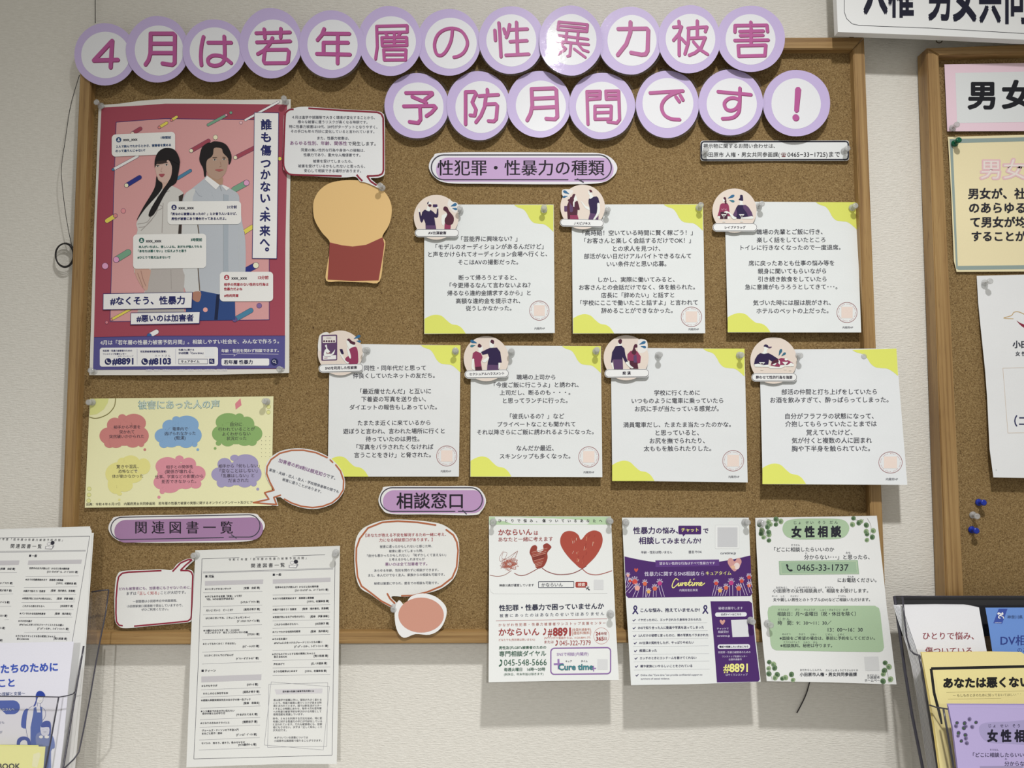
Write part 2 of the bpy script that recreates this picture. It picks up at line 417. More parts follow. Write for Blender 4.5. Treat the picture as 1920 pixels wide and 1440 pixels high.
def lathe(name, prof, m, n=20):
    V = []; Fc = []
    for d, r in prof:
        for k in range(n):
            a = 2 * math.pi * k / n; V.append((r * math.cos(a), -d, r * math.sin(a)))
    for i in range(len(prof) - 1):
        for k in range(n): Fc.append((i * n + k, i * n + (k + 1) % n, (i + 1) * n + (k + 1) % n, (i + 1) * n + k))
    Fc += [tuple(range(n))[::-1], tuple((len(prof) - 1) * n + k for k in range(n))]
    me = bpy.data.meshes.new(name); me.from_pydata(V, [], Fc); me.materials.append(m)
    bm = bmesh.new(); bm.from_mesh(me); bmesh.ops.recalc_face_normals(bm, faces=bm.faces[:]); bm.to_mesh(me); bm.free()
    me.polygons.foreach_set('use_smooth', [len(p.vertices) == 4 for p in me.polygons]); return me
PROF = [(0.0006, .0035), (0.0010, .0050), (0.0018, .0053), (0.0028, .0050), (0.0036, .0036), (0.0050, .0026), (0.0075, .0022), (0.0095, .0024), (0.0108, .0034), (0.0118, .0043), (0.0130, .0045), (0.0140, .0041), (0.0146, .0028)]
GRIPS = {'clear': lathe('grip', PROF, M_CLEAR), 'blue': lathe('grip', PROF, M_BLUE), 'green': lathe('grip', PROF, M_GREEN)}
NEEDLE = lathe('needle', [(-0.0055, .00015), (-0.0045, .0005), (0.0045, .0005)], M_STEEL, 8)
def pin(x, y, d, label, kind='clear', tilt=None, group=None):
    e = bpy.data.objects.new('push_pin', None); COL.objects.link(e); e.location = P(x, y, d)
    tl = tilt or (random.uniform(-6, 6), random.uniform(-6, 6))
    e.rotation_euler = (R(tl[0]), 0, R(tl[1])); e.empty_display_size = 0.01
    tagit(e, label, 'push pin', group)
    for n, me in (('grip', GRIPS[kind]), ('needle', NEEDLE)):
        c = bpy.data.objects.new(n, me); COL.objects.link(c); c.parent = e
    return e
# ------------------------------------------------------------------ headline discs
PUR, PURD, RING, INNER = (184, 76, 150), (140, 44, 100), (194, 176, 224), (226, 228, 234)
A, B_, C_ = (80, 0, 4), (560, 0, 4), (1040, 0, 4)
DISCS = [  # char, outer (cx, cy, rx, ry), inner, crop frame, stroke width, strokes, place
 ('4', (197, 102, 58, 58.5), (198, 103, 46, 43.5), A, 31, [[(515, 310), (383, 452), (562, 447)], [(520, 305), (508, 503)]], 'first of the upper row'),
 ('月', (295.5, 92.5, 59.5, 62.5), (298, 94.5, 46, 47), A, 29, [[(808, 250), (806, 400), (792, 450), (770, 482)], [(808, 250), (978, 250), (990, 262), (988, 470), (970, 485), (897, 474)], [(815, 325), (985, 325)], [(812, 395), (985, 395)]], 'second of the upper row, after the 4'),
 ('は', (401.5, 95, 59.5, 59), (402, 95, 47, 44), A, 27, [[(1205, 275), (1190, 340), (1184, 420), (1189, 487)], [(1240, 318), (1412, 318)], [(1360, 272), (1364, 400), (1357, 455), (1330, 482), (1285, 491), (1245, 475), (1240, 440), (1275, 415), (1330, 417), (1370, 437), (1412, 470)]], 'third of the upper row'),
 ('若', (508, 81, 59, 66), (512, 84.5, 47, 48), A, 26, [[(1600, 247), (1853, 240)], [(1660, 217), (1665, 283)], [(1785, 213), (1783, 280)], [(1605, 315), (1855, 307)], [(1722, 283), (1700, 330), (1660, 375), (1612, 403)], [(1665, 372), (1832, 370), (1845, 385), (1838, 460), (1825, 470), (1665, 472), (1655, 455), (1665, 372)]], 'fourth of the upper row'),
 ('年', (621, 83, 60, 64), (623.5, 84, 47.5, 47), B_, 27, [[(190, 215), (172, 260), (140, 298)], [(185, 250), (378, 251)], [(185, 400), (185, 318), (368, 318)], [(135, 402), (383, 407)], [(292, 255), (290, 473)]], 'fifth of the upper row'),
 ('層', (731, 76.5, 60, 65.5), (733, 77.5, 47, 47.5), B_, 21, [[(575, 440), (588, 350), (583, 195), (812, 190), (813, 238), (590, 243)], [(650, 250), (670, 278)], [(762, 246), (742, 274)], [(622, 280), (808, 278), (810, 338), (625, 342), (622, 280)], [(625, 310), (808, 308)], [(716, 250), (716, 340)], [(635, 370), (803, 370), (800, 447), (640, 448), (635, 370)], [(640, 408), (800, 408)]], 'sixth of the upper row'),
 ('の', (841, 79.5, 60, 63), (845.5, 81, 48.5, 48), B_, 23, [[(1152, 212), (1142, 300), (1105, 380), (1065, 414), (1030, 398), (1017, 330), (1040, 262), (1090, 222), (1155, 210), (1220, 232), (1258, 290), (1262, 340), (1238, 390), (1200, 418), (1163, 427)]], 'seventh of the upper row'),
 ('性', (958.5, 75, 61.5, 64), (959, 75.5, 47, 49), B_, 24, [[(1500, 170), (1507, 250), (1516, 423)], [(1470, 225), (1474, 300)], [(1537, 215), (1547, 250)], [(1580, 182), (1570, 240), (1556, 278)], [(1580, 222), (1713, 215)], [(1632, 165), (1640, 403)], [(1585, 310), (1710, 303)], [(1553, 412), (1724, 404)]], 'eighth of the upper row'),
 ('暴', (1070, 76, 59.5, 66), (1071.5, 74.5, 47.5, 48), C_, 19, [[(30, 162), (245, 182), (240, 235), (22, 220), (30, 162)], [(30, 190), (240, 210)], [(15, 262), (248, 292)], [(-12, 305), (253, 332)], [(90, 230), (82, 310)], [(175, 240), (168, 325)], [(60, 322), (-8, 385)], [(175, 330), (210, 372), (250, 385)], [(120, 325), (112, 415), (95, 420)], [(15, 410), (75, 372)], [(60, 345), (82, 362)], [(145, 365), (228, 427)]], 'ninth of the upper row'),
 ('力', (1181, 76, 60, 64), (1185, 76, 46, 48), C_, 29, [[(476, 215), (690, 212), (700, 225), (695, 380), (680, 405), (650, 408), (572, 393)], [(567, 165), (566, 240), (535, 330), (472, 410)]], 'tenth of the upper row'),
 ('被', (1292.5, 73.5, 59, 64), (1294.5, 73.5, 46.5, 47.5), C_, 23, [[(930, 158), (933, 188)], [(890, 202), (950, 198), (932, 250), (890, 300)], [(932, 255), (932, 413)], [(948, 285), (982, 322)], [(998, 210), (1140, 200), (1128, 235)], [(1003, 213), (1000, 320), (975, 403)], [(1068, 155), (1068, 280)], [(1012, 285), (1128, 280), (1095, 360), (1050, 395), (1008, 412)], [(1040, 312), (1090, 370), (1145, 405)]], 'eleventh of the upper row'),
 ('害', (1408, 72.5, 64, 62.5), (1407, 73.5, 47, 47.5), C_, 24, [[(1470, 165), (1470, 195)], [(1350, 238), (1352, 190), (1590, 187), (1595, 235)], [(1387, 235), (1563, 230)], [(1392, 266), (1560, 262)], [(1350, 302), (1600, 298)], [(1472, 212), (1472, 335)], [(1375, 340), (1582, 336), (1575, 415), (1380, 420), (1375, 340)]], 'last of the upper row'),
 ('予', (781.5, 198.5, 60.5, 61.5), (784.5, 200, 47.5, 46), B_, 26, [[(803, 695), (998, 693), (1000, 705), (945, 745)], [(850, 723), (955, 768)], [(787, 795), (1015, 791), (1027, 805), (995, 842), (957, 868)], [(908, 798), (912, 895), (895, 920), (830, 912)]], 'first of the lower row'),
 ('防', (897, 198, 60, 65), (902, 201, 48, 49), B_, 25, [[(1250, 930), (1250, 688), (1318, 686), (1328, 700), (1300, 765), (1328, 820), (1318, 865), (1285, 862)], [(1413, 670), (1415, 705)], [(1350, 718), (1495, 708)], [(1402, 722), (1392, 800), (1365, 865), (1328, 915)], [(1400, 780), (1475, 776), (1488, 790), (1480, 890), (1462, 908), (1422, 905)]], 'second of the lower row'),
 ('月', (1010.5, 195.5, 60.5, 62.5), (1014, 198.5, 47, 47.5), B_, 27, [[(1745, 665), (1750, 790), (1738, 850), (1712, 900)], [(1745, 665), (1915, 660), (1930, 672), (1938, 875), (1920, 892), (1855, 888)], [(1755, 738), (1930, 730)], [(1752, 808), (1930, 800)]], 'third of the lower row, between 防 and 間'),
 ('間', (1129, 198.5, 62, 62.5), (1128, 200.5, 48, 47.5), C_, 22, [[(240, 685), (340, 683), (338, 738), (250, 745)], [(250, 713), (335, 712)], [(240, 685), (248, 930)], [(385, 740), (382, 682), (478, 680), (485, 895), (465, 920), (397, 912)], [(385, 712), (475, 710)], [(385, 742), (478, 738)], [(300, 795), (423, 793), (420, 890), (300, 892), (300, 795)], [(302, 843), (420, 840)]], 'fourth of the lower row'),
 ('で', (1251.5, 195.5, 59.5, 63.5), (1252, 193, 48, 47), C_, 25, [[(715, 695), (960, 680)], [(935, 685), (870, 710), (820, 750), (800, 800), (818, 855), (868, 888), (935, 895)], [(908, 725), (933, 760)], [(940, 712), (960, 748)]], 'fifth of the lower row'),
 ('す', (1370, 192, 61, 62), (1372, 194.5, 47, 48), C_, 25, [[(1225, 686), (1470, 708)], [(1388, 660), (1385, 800), (1372, 850), (1330, 882), (1258, 888)], [(1382, 748), (1350, 733), (1305, 738), (1272, 770), (1282, 812), (1320, 828), (1362, 810), (1385, 770)]], 'sixth of the lower row'),
 ('！', (1493.5, 193.5, 63.5, 62.5), (1492.5, 194.5, 46.5, 47.5), C_, 32, [], 'last of the lower row, an exclamation mark'),
]
def disc_depth(i, cx, cy):
    base = (0.0275 if i < 12 else 0.0225) + 0.0005 * (i if i < 12 else i - 12)
    lift = {8: 0.010, 11: 0.001, 14: 0.004}.get(i, 0.001 + 0.0008 * ((i * 7) % 3))
    if i == 8: return lambda x, y: base + 0.0004 + 0.010 * ((y - cy + 64) / 128 - 0.305) ** 2 + 0.004 * ((x - cx + 10) / 60) ** 2
    q = {8: 1.8, 14: 3.0}.get(i, 1.5)
    def f(x, y):
        t = max(0.0, min(1.15, (y - cy + 64) / 128)); return base + lift * t ** q + 0.0006 * math.cos((x - cx) / 40 + i)
    return f
for i, (ch, (cx, cy, rx, ry), (ix, iy, jx, jy), fr, wd, st, place) in enumerate(DISCS):
    gl = 1.0 + 0.0 * i
    wh = (226, 228, 233) if cx > 620 else ((188, 186, 186) if cx < 340 else (206, 205, 208))
    # colours here are the print's own; the paper white sets how bright the lamp is at this place
    s = Sheet('letter_disc', 'round laminated disc with lavender rim reading %s, %s' % (ch, place), 'letter disc', disc_depth(i, cx, cy),
              group='headline discs', frame=(0, 0, 1), step=9 if i == 8 else 16, rough=0.45, coat=0.6 if i == 8 else 0.35)
    rnd = random.Random(i)
    wob = [1 + rnd.uniform(-0.012, 0.008) for _ in range(14)]
    pts = spline([(cx + rx * wob[k] * math.cos(2 * math.pi * k / 14), cy + ry * wob[k] * math.sin(2 * math.pi * k / 14)) for k in range(14)], True, 4)
    s.base(pts, RING, thick=0.0004)
    wob = [1 + rnd.uniform(-0.012, 0.008) for _ in range(12)]
    s.poly(spline([(ix + jx * wob[k] * math.cos(2 * math.pi * k / 12), iy + jy * wob[k] * math.sin(2 * math.pi * k / 12)) for k in range(12)], True, 4), INNER, 1, 'white_disc')
    s.fr(*fr)
    for k, p in enumerate(st):
        p = spline(p, p[0] == p[-1] and False, 3) if ch in 'はのです' else p
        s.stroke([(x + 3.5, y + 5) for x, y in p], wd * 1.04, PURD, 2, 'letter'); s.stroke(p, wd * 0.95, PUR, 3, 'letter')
    if ch == '！':
        for dx, dy, c, l in ((3, 5, PURD, 2), (0, 0, PUR, 3)):
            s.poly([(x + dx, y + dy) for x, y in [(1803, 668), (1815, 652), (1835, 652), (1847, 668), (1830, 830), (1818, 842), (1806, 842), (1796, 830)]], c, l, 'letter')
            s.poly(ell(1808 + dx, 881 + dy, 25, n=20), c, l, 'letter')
    o = s.build()
    if i in (4, 7, 8, 9, 12, 13, 15, 16, 17):       # the clear laminate margin that stands past the paper
        rr = []
        d = s.depth
        for q, (ax, ay) in ((1.0, (rx, ry)), (1.0, (rx + 3.2, ry + 3.6))):
            rr.append([P(x, y, d(x, y) - 0.0001) for x, y in ell(cx + (1.2 if q else 0), cy - 0.3, ax, ay, 48)])
        V = rr[0] + rr[1]; n = 48
        mesh_obj('laminate_margin', V, [(k, (k + 1) % n, n + (k + 1) % n, n + k) for k in range(n)], [M_FILM], parent=o, loc=o.location)
# ------------------------------------------------------------------ title ovals, bubbles, strips
def capsule_title(label, frame, outer, band, ring, text, tx, depth, gapx, white, off, tick, band_c):
    s = Sheet('title_card', label, 'title card', depth, frame=frame, white=white)
    s.base(outer); s.poly(band, band_c, 1, 'lilac_band')
    s.stroke(ring, 9, (60, 58, 72), 2, 'outline'); s.stroke(tick, 9, (70, 66, 82), 3, 'outline')
    s.text(*tx, c=(30, 24, 36), off=off, res=2, part='lettering'); s.build(); return s
def ringopen(q):
    yb = q[20][1]; xr, xl = q[19][0], q[20][0]; sl = (q[19][1] - yb) / (xr - xl); t = xl + (xr - xl) * .80
    return [(t, yb + sl * (t - xl))] + q[20:] + q[:20] + [(t + (xr - xl) * .045, q[19][1])]
def pill(x0, y0, x1, y1, sl=0.0, n=9): return rrect(x0, y0, x1, y1, (y1 - y0) / 2, sl, n)
# crop frames: origin x, origin y, scale
fr = (560, 0, 4)
capsule_title('long lilac capsule title under the upper row of discs, above the middle cards', fr, spline([(1090, 1145), (1600, 1142), (2080, 1145), (2260, 1150), (2350, 1190), (2390, 1260), (2350, 1330), (2240, 1375), (1900, 1382), (1400, 1378), (1120, 1372), (1020, 1330), (976, 1250), (1010, 1175)], True, 5),
    pill(1030, 1182, 2362, 1362), ringopen(pill(995, 1162, 2345, 1348)), None, ('性犯罪・性暴力の種類', 1042, 2292, 1260), 0.0165, 0, (228, 228, 234), 0.012, [(2090, 1342), (2135, 1366)], (200, 166, 214))
fr = (150, 730, 5.053)
capsule_title('lilac capsule title 関連図書一覧 at lower left, above the red bubble', fr, spline([(400, 1200), (1000, 1188), (1600, 1175), (1700, 1210), (1752, 1290), (1700, 1375), (1580, 1440), (1000, 1452), (480, 1450), (340, 1420), (270, 1330), (300, 1240)], True, 5),
    pill(325, 1225, 1735, 1440, -0.02), ringopen(pill(292, 1200, 1705, 1412, -0.02)), None, ('関 連 図 書 一 覧', 525, 1447, 1310), 0.0165, 0, (208, 206, 206), 0.012, [(1435, 1378), (1480, 1410)], (150, 112, 152))
fr = (650, 890, 4.5)
capsule_title('short lilac capsule title 相談窓口 in the middle of the lower board', fr, spline([(360, 98), (800, 96), (1060, 98), (1140, 140), (1176, 225), (1135, 310), (1060, 342), (700, 335), (380, 332), (300, 290), (268, 215), (300, 130)], True, 5),
    pill(305, 130, 1162, 325), ringopen(pill(285, 110, 1145, 310)), None, ('相談窓口', 422, 978, 222), 0.0165, 0, (212, 212, 212), 0.014, [(980, 300), (1010, 332)], (176, 138, 182))

BURG = (132, 22, 48)
def bub(label, frame, outer, depth, white, sl=0.0, step=24, bump=0.15):
    s = Sheet('speech_bubble', label, 'speech bubble', depth, frame=frame, white=white, sl=sl, step=step, bump=bump); s.base(outer); return s
W = (222, 224, 224)
s = bub('white speech bubble with a dark red outline beside the pink poster', (520, 180, 8),
    spline([(240, 182), (440, 160), (1000, 200), (1480, 225), (1580, 262), (1610, 340), (1612, 800), (1612, 1120), (1590, 1195), (1500, 1228), (1400, 1235), (1470, 1300), (1570, 1400), (1545, 1395), (1440, 1345), (1330, 1300), (1240, 1280), (1170, 1212), (960, 1222), (400, 1200), (220, 1190), (120, 1130), (80, 1030), (88, 600), (100, 300), (150, 205)], True, 4),
    lambda x, y: 0.0165 + 0.003 * ((y - 200) / 140) ** 2, (212, 214, 216), sl=0.006)
s.stroke([(245, 200), (190, 203), (135, 240), (115, 310), (100, 700), (92, 1000), (110, 1090), (150, 1150), (230, 1180), (600, 1192), (965, 1200)], 26, BURG, sm=3, cap=False)
s.stroke([(465, 183), (1000, 218), (1500, 243), (1560, 270), (1588, 330), (1592, 700), (1592, 1110), (1575, 1165), (1520, 1192), (1440, 1198), (1345, 1200), (1400, 1280), (1490, 1340)], 26, BURG, cap=False)
s.stroke([(1190, 1180), (1225, 1225), (1275, 1275)], 26, BURG, cap=False)
K = (62, 66, 84)
s.lines([('４月は進学や就職等で大きく環境が変化することから、', 222, 1465, 322), ('様々な被害に遭うリスクが高くなる時期です。', 305, 1352, 390), ('特に性暴力被害は10代、20代がターゲットとなりやすく、', 175, 1500, 462), ('その手口も年々巧妙に変化していると言われています。', 203, 1455, 533),
         ('また、性暴力被害は、', 600, 1075, 632), ('同意の無い性的な行為や身体への接触は、', 358, 1310, 812), ('性暴力であり、重大な人権侵害です。', 393, 1245, 884), ('被害を受けてしまったら、', 535, 1125, 978), ('被害を受けているかもしれないと思ったら、', 312, 1315, 1052), ('安心して相談できる場所があります。', 402, 1255, 1122)], c=K)
s.text('あらゆる性別、年齢、関係性', 192, 1045, 708, c=(122, 64, 122), off=0.01); s.text('で発生します。', 1060, 1475, 714, c=(50, 52, 66), off=0.01)
s.build()

s = bub('small white speech bubble with a dark red outline at lower left, beside the book list', (190, 1020, 8.47),
    spline([(330, 430), (700, 412), (950, 402), (1120, 410), (1200, 320), (1320, 250), (1400, 232), (1480, 250), (1400, 330), (1330, 405), (1400, 405), (1460, 450), (1468, 600), (1455, 1000), (1440, 1180), (1400, 1240), (1200, 1262), (700, 1310), (420, 1338), (300, 1322), (225, 1240), (212, 1100), (205, 850), (225, 600), (250, 500)], True, 4),
    lambda x, y: 0.0165 + 0.004 * ((y - 1040) / 140) ** 2, (205, 206, 204), sl=-0.022)
s.stroke([(955, 423), (430, 447), (330, 465), (275, 520), (255, 620), (235, 860), (232, 1100), (240, 1230), (280, 1290), (340, 1298)], 24, BURG, cap=False)
s.stroke([(520, 1305), (1000, 1262), (1370, 1225), (1420, 1190), (1432, 1130), (1445, 700), (1452, 500), (1430, 445), (1380, 422), (1255, 420), (1340, 335), (1440, 250), (1380, 248), (1260, 300), (1130, 438)], 24, BURG, cap=False)
s.text('だれも被害者にも、加害者にもさせないために、', 278, 1425, 700, c=(110, 66, 120), off=.008)
s.text('まずは', 402, 555, 785, c=K); s.text('「正しく知る」', 580, 915, 780, c=(170, 50, 60)); s.text('ことが大切です。', 942, 1340, 770, c=K)
s.lines([('一部図書は小田原市立中央図書館、', 500, 1205, 905), ('小田原駅東口図書館で貸出していますので、', 405, 1290, 980), ('ぜひご利用ください。', 635, 1065, 1038)], c=K); s.build()

OR = (168, 92, 52)
s = bub('tilted white oval speech bubble with an orange outline over the yellow survey sheet', (480, 830, 9.6),
    spline([(330, 855), (230, 720), (170, 560), (175, 420), (250, 280), (420, 160), (640, 108), (850, 105), (1080, 150), (1290, 245), (1420, 350), (1540, 500), (1600, 680), (1590, 850), (1500, 1000), (1380, 1100), (1200, 1170), (1020, 1195), (820, 1170), (640, 1110), (520, 1040), (440, 980)], False, 4) + [(360, 985), (400, 1140), (150, 1115), (-70, 1100), (-70, 1062), (190, 990), (145, 900)],
    lambda x, y: 0.0175 + 0.002 * ((x - 480) / 160), (205, 207, 208), sl=0.0)
s.stroke([(1280, 268), (1080, 180), (850, 135), (640, 138), (430, 190), (270, 305), (200, 430), (192, 560), (245, 700), (325, 855), (155, 900), (232, 1018), (-50, 1080), (370, 1112), (320, 985), (440, 945)], 27, OR)
s.stroke([(1335, 310), (1380, 355)], 27, OR); s.stroke([(510, 1015), (640, 1085), (820, 1145), (1020, 1168), (1200, 1145), (1370, 1080), (1490, 980), (1570, 850), (1578, 680), (1520, 510), (1435, 400)], 27, OR)
def slanted(s, t, x0, y0, x1, y1, c, off=.006):
    L = math.hypot(x1 - x0, y1 - y0); a = math.atan2(y1 - y0, x1 - x0); f = s.frame; old = s.m
    s.m = lambda p: (f[0] + (x0 + (p[0] - x0) * math.cos(a) - (p[1] - y0) * math.sin(a)) / f[2], f[1] + (y0 + (p[0] - x0) * math.sin(a) + (p[1] - y0) * math.cos(a)) / f[2])
    s.text(t, x0, x0 + L, y0, c=c, off=off, sl=0); s.m = old
slanted(s, '加害者の約8割は顔見知り', 410, 315, 1260, 590, (120, 70, 128), .012); slanted(s, 'です。', 1270, 590, 1430, 640, K)
slanted(s, '家族・夫婦・恋人・友人・学校関係者等の間でも', 240, 485, 1490, 885, K); slanted(s, '被害に遭うことがあります。', 475, 655, 1180, 885, K)
s.build()

s = bub('white speech bubble with an orange outline under the short lilac title', (650, 890, 4.5),
    spline([(200, 420), (320, 385), (500, 380), (750, 405), (860, 450), (930, 520), (950, 620), (940, 780), (900, 880), (800, 960), (680, 1000), (520, 1030), (380, 1028), (420, 1080), (440, 1110), (400, 1130), (300, 1080), (200, 1010), (120, 960), (80, 870), (65, 720), (75, 560), (120, 470)], True, 5),
    lambda x, y: 0.0165 + 0.003 * ((y - 970) / 160) ** 2, (212, 213, 210), sl=-0.012)
s.stroke([(750, 425), (600, 402), (430, 392), (300, 402), (180, 450), (110, 540), (82, 620), (80, 720), (92, 860), (125, 940), (210, 1002), (290, 1065), (380, 1112)], 14, OR)
s.stroke([(840, 465), (900, 510), (930, 570), (940, 640), (928, 780), (890, 870), (800, 940), (680, 990), (560, 1020), (465, 1022)], 14, OR); s.stroke([(343, 1005), (365, 1045), (405, 1085)], 14, OR)
RD = (158, 44, 58)
s.lines([('【あなたが抱える不安を解消するため一緒に考え、', 160, 838, 508), ('力になる相談窓口があります。】', 275, 725, 550)], c=RD, off=.01)
s.lines([('被害に遭ったかもしれないと感じた時、', 280, 720, 605), ('被害に遭ってしまった時、', 357, 645, 643), ('「自分も悪かったかもしれない」「恥ずかしくて言えない」', 172, 838, 680), ('と考えるかもしれませんが', 360, 658, 714), ('あらゆる年齢、性別を問わずに相談ができます。', 232, 775, 806), ('また、本人だけでなく友人、家族からの相談も可能です。', 182, 827, 846), ('秘密は厳重に守られ、匿名での相談も可能です。', 232, 775, 915)], c=K)
s.text('悪いのは全て加害者です。', 325, 680, 754, c=(120, 60, 124), off=.01); s.build()

s = Sheet('contact_strip', 'narrow white strip with black outline and a telephone number, right below the lower discs', 'paper strip', lambda x, y: 0.0165 + 0.001 * math.sin(x / 40), frame=(1440, 0, 4), white=(222, 226, 228), step=20)
s.base(rrect(-506, 1054, 608, 1206, 20, -0.002)); s.stroke(rrect(-500, 1062, 602, 1198, 20, -0.002), 11, (28, 28, 44), 1, 'outline', closed=True, cap=False)
s.text('掲示物に関するお問い合わせは、', -485, 52, 1095, c=(44, 44, 52), sl=-.002); s.text('小田原市 人権・男女共同参画課(', -488, 88, 1160, c=(44, 44, 52), sl=-.002); s.text('☎', 97, 137, 1160, c=(110, 14, 22)); s.text('0465−33−1725)まで', 146, 540, 1158, c=(44, 44, 52), sl=-.002)
s.build()

# the two figure cut-outs are rebuilt as plain shapes
s = Sheet('paper_cutout', 'plain tan round paper cut-out over a dark red block, beside the pink poster', 'cut-out', lambda x, y: 0.018, frame=(560, 320, 5.54), white=(214, 214, 212), rough=0.5, coat=0.3)
s.base(spline([(150, 400), (165, 290), (230, 190), (350, 120), (540, 98), (730, 120), (860, 190), (940, 290), (968, 410), (940, 560), (870, 680), (900, 740), (880, 900), (840, 1150), (700, 1160), (560, 1156), (420, 1150), (285, 1140), (300, 960), (330, 760), (240, 640), (170, 520)], True, 4), (216, 178, 110))
s.poly([(322, 745), (450, 775), (560, 788), (700, 770), (872, 692), (890, 760), (872, 900), (830, 1140), (560, 1146), (300, 1132), (312, 960)], (140, 56, 48), 1, 'red_block'); s.build()
s = Sheet('paper_cutout', 'small plain salmon oval paper cut-out with a white edge on the bottom frame rail', 'cut-out', lambda x, y: 0.030, frame=(650, 890, 4.5), white=(212, 213, 210))
s.base(spline([(440, 1060), (490, 1100), (540, 1030), (640, 1002), (750, 1030), (835, 1110), (838, 1200), (790, 1300), (700, 1350), (580, 1345), (480, 1376), (420, 1300), (405, 1150)], True, 4), (222, 222, 220))
s.poly(ell(628, 1185, 192, 148, 40), (196, 138, 118), 1, 'salmon_oval'); s.build()

# ------------------------------------------------------------------ seven square cards
YEL, INK = (216, 222, 78), (52, 52, 66)
def card(label, frame, corners, wT, bl, tr, lines, qr, hp, lift, sl=-0.004, bow=0.0, white=(222, 227, 228)):
    y0 = frame[1] + corners[0][1] / frame[2]
    def dep(x, y, y0=y0):
        t = max(0, min(1.1, (y - y0) / 245)); return 0.0142 + lift * t ** 1.6 + bow * math.sin(t * 3.1) + (0.0150 * sm01((x - 1490) / 140) if y0 > 640 else 0)
    s = Sheet('story_card', label, 'notice card', dep, group='square story cards', frame=frame, white=white, sl=sl, step=14 if (y0 > 640 and frame[0] > 1300) else 24, bump=0.12)
    s_tint = rrect(qr[0] - qr[2] * .56, qr[1] - qr[3] * .56, qr[0] + qr[2] * .56, qr[1] + qr[3] * .56, 4)
    s.base(corners); s.poly(s_tint, (226, 208, 198), 1, 'round_stamp'); s.poly(tr, YEL, 1, 'yellow_corner'); s.poly(bl, YEL, 1, 'yellow_corner')
    s.lines(lines, c=INK, off=0.010)
    s.stroke(ell(qr[0], qr[1], qr[2], qr[3], 40), 4, (150, 70, 72), 2, 'round_stamp', closed=True)
    for k in range(0, 40, 1):      # tiny ring of print round the edge of the stamp
        if k % 5 == 4: continue
        a = 2 * math.pi * k / 40; x, y = qr[0] + qr[2] * .84 * math.cos(a), qr[1] + qr[3] * .84 * math.sin(a)
        s.poly(ell(x, y, 3.2, n=5), (190, 130, 128), 2, 'round_stamp')
    s.text('内閣府HP', hp[0], hp[1], hp[2], c=(90, 90, 100)); s.build(); return s
def blobTR(xs, y0, x1, y1):     # wavy corner: from (xs, y0) along the top edge to (x1, y0), down to (x1, y1)
    w_, h_ = x1 - xs, y1 - y0
    c = [(0, 0), (.09, .09), (.24, .17), (.33, .33), (.40, .52), (.50, .66), (.64, .70), (.76, .72), (.87, .82), (1.0, 1.0)]
    return spline([(xs + a * w_, y0 + b * h_) for a, b in c], False, 4) + [(x1, y0)]
def blobBL(x0, yt, x1, yb):
    w_, h_ = x1 - x0, yb - yt
    c = [(0, .22), (.12, .08), (.27, .0), (.42, .07), (.54, .30), (.66, .50), (.80, .56), (.91, .72), (1.0, 1.0)]
    return spline([(x0 + a * w_, yt + b * h_) for a, b in c], False, 4) + [(x0, yb)]
card('square card, first of the upper row, story with quoted lines below the first title badge', (770, 340, 4.8), [(122, 209), (1287, 209), (1297, 1365), (122, 1373)], 0,
     blobBL(124, 1200, 495, 1370), blobTR(930, 212, 1285, 455),
     [('「芸能界に興味ない？」', 455, 960, 518), ('「モデルのオーディションがあるんだけど」', 225, 1195, 588), ('と声をかけられてオーディション会場へ行くと、', 158, 1228, 655), ('そこはAVの撮影だった。', 427, 967, 727), ('断って帰ろうとすると、', 433, 955, 866), ('「今更帰るなんて言わないよね？', 352, 1078, 935), ('帰るなら違約金請求するから」と', 330, 1080, 1005), ('高額な違約金を提示され、', 407, 985, 1076), ('従うしかなかった。', 497, 907, 1142)],
     (1158, 1163, 88, 87), (1115, 1208, 1324), 0.009)
card('square card, second of the upper row, crowded with eleven lines of text', (1040, 340, 4.8), [(152, 209), (1335, 205), (1355, 1367), (164, 1370)], 0,
     blobBL(166, 1195, 535, 1368), blobTR(980, 208, 1334, 445),
     [('「高時給！空いている時間に賢く稼ごう！」', 252, 1242, 463), ('「お客さんと楽しく会話するだけでOK！」', 268, 1225, 533), ('との求人を見つけ、', 525, 950, 605), ('部活がない日だけアルバイトできるなんて', 265, 1228, 673), ('いい条件だと思い応募。', 470, 1005, 743), ('しかし、実際に働いてみると、', 395, 1080, 884), ('お客さんとの会話だけでなく、体を触られた。', 220, 1262, 953), ('店長に「辞めたい」と話すと', 418, 1075, 1024), ('「学校にここで働いたこと話すよ」と言われて', 232, 1288, 1092), ('辞めることができなかった。', 420, 1062, 1163)],
     (1231, 1219, 93, 88), (1205, 1298, 1331), 0.010)
card('square card, third of the upper row, next to the right frame rail', (1320, 340, 4.8), [(185, 182), (1372, 188), (1415, 1360), (215, 1360)], 0,
     blobBL(213, 1185, 598, 1358), blobTR(1005, 187, 1375, 435),
     [('職場の先輩とご飯に行き、', 473, 1067, 455), ('楽しく話をしていたところ', 475, 1092, 527), ('トイレに行きなくなったので一度退席。', 330, 1228, 596), ('席に戻ったあとも仕事の悩み等を', 403, 1172, 736), ('親身に聞いてもらいながら', 485, 1100, 808), ('引き続き飲食をしていたら', 487, 1103, 880), ('急に意識がもうろうとしてきて･･･。', 370, 1200, 950), ('気づいた時には服は脱がされ、', 442, 1140, 1092), ('ホテルのベットの上だった。', 473, 1120, 1165)],
     (1287, 1180, 91, 91), (1247, 1342, 1315), 0.010)
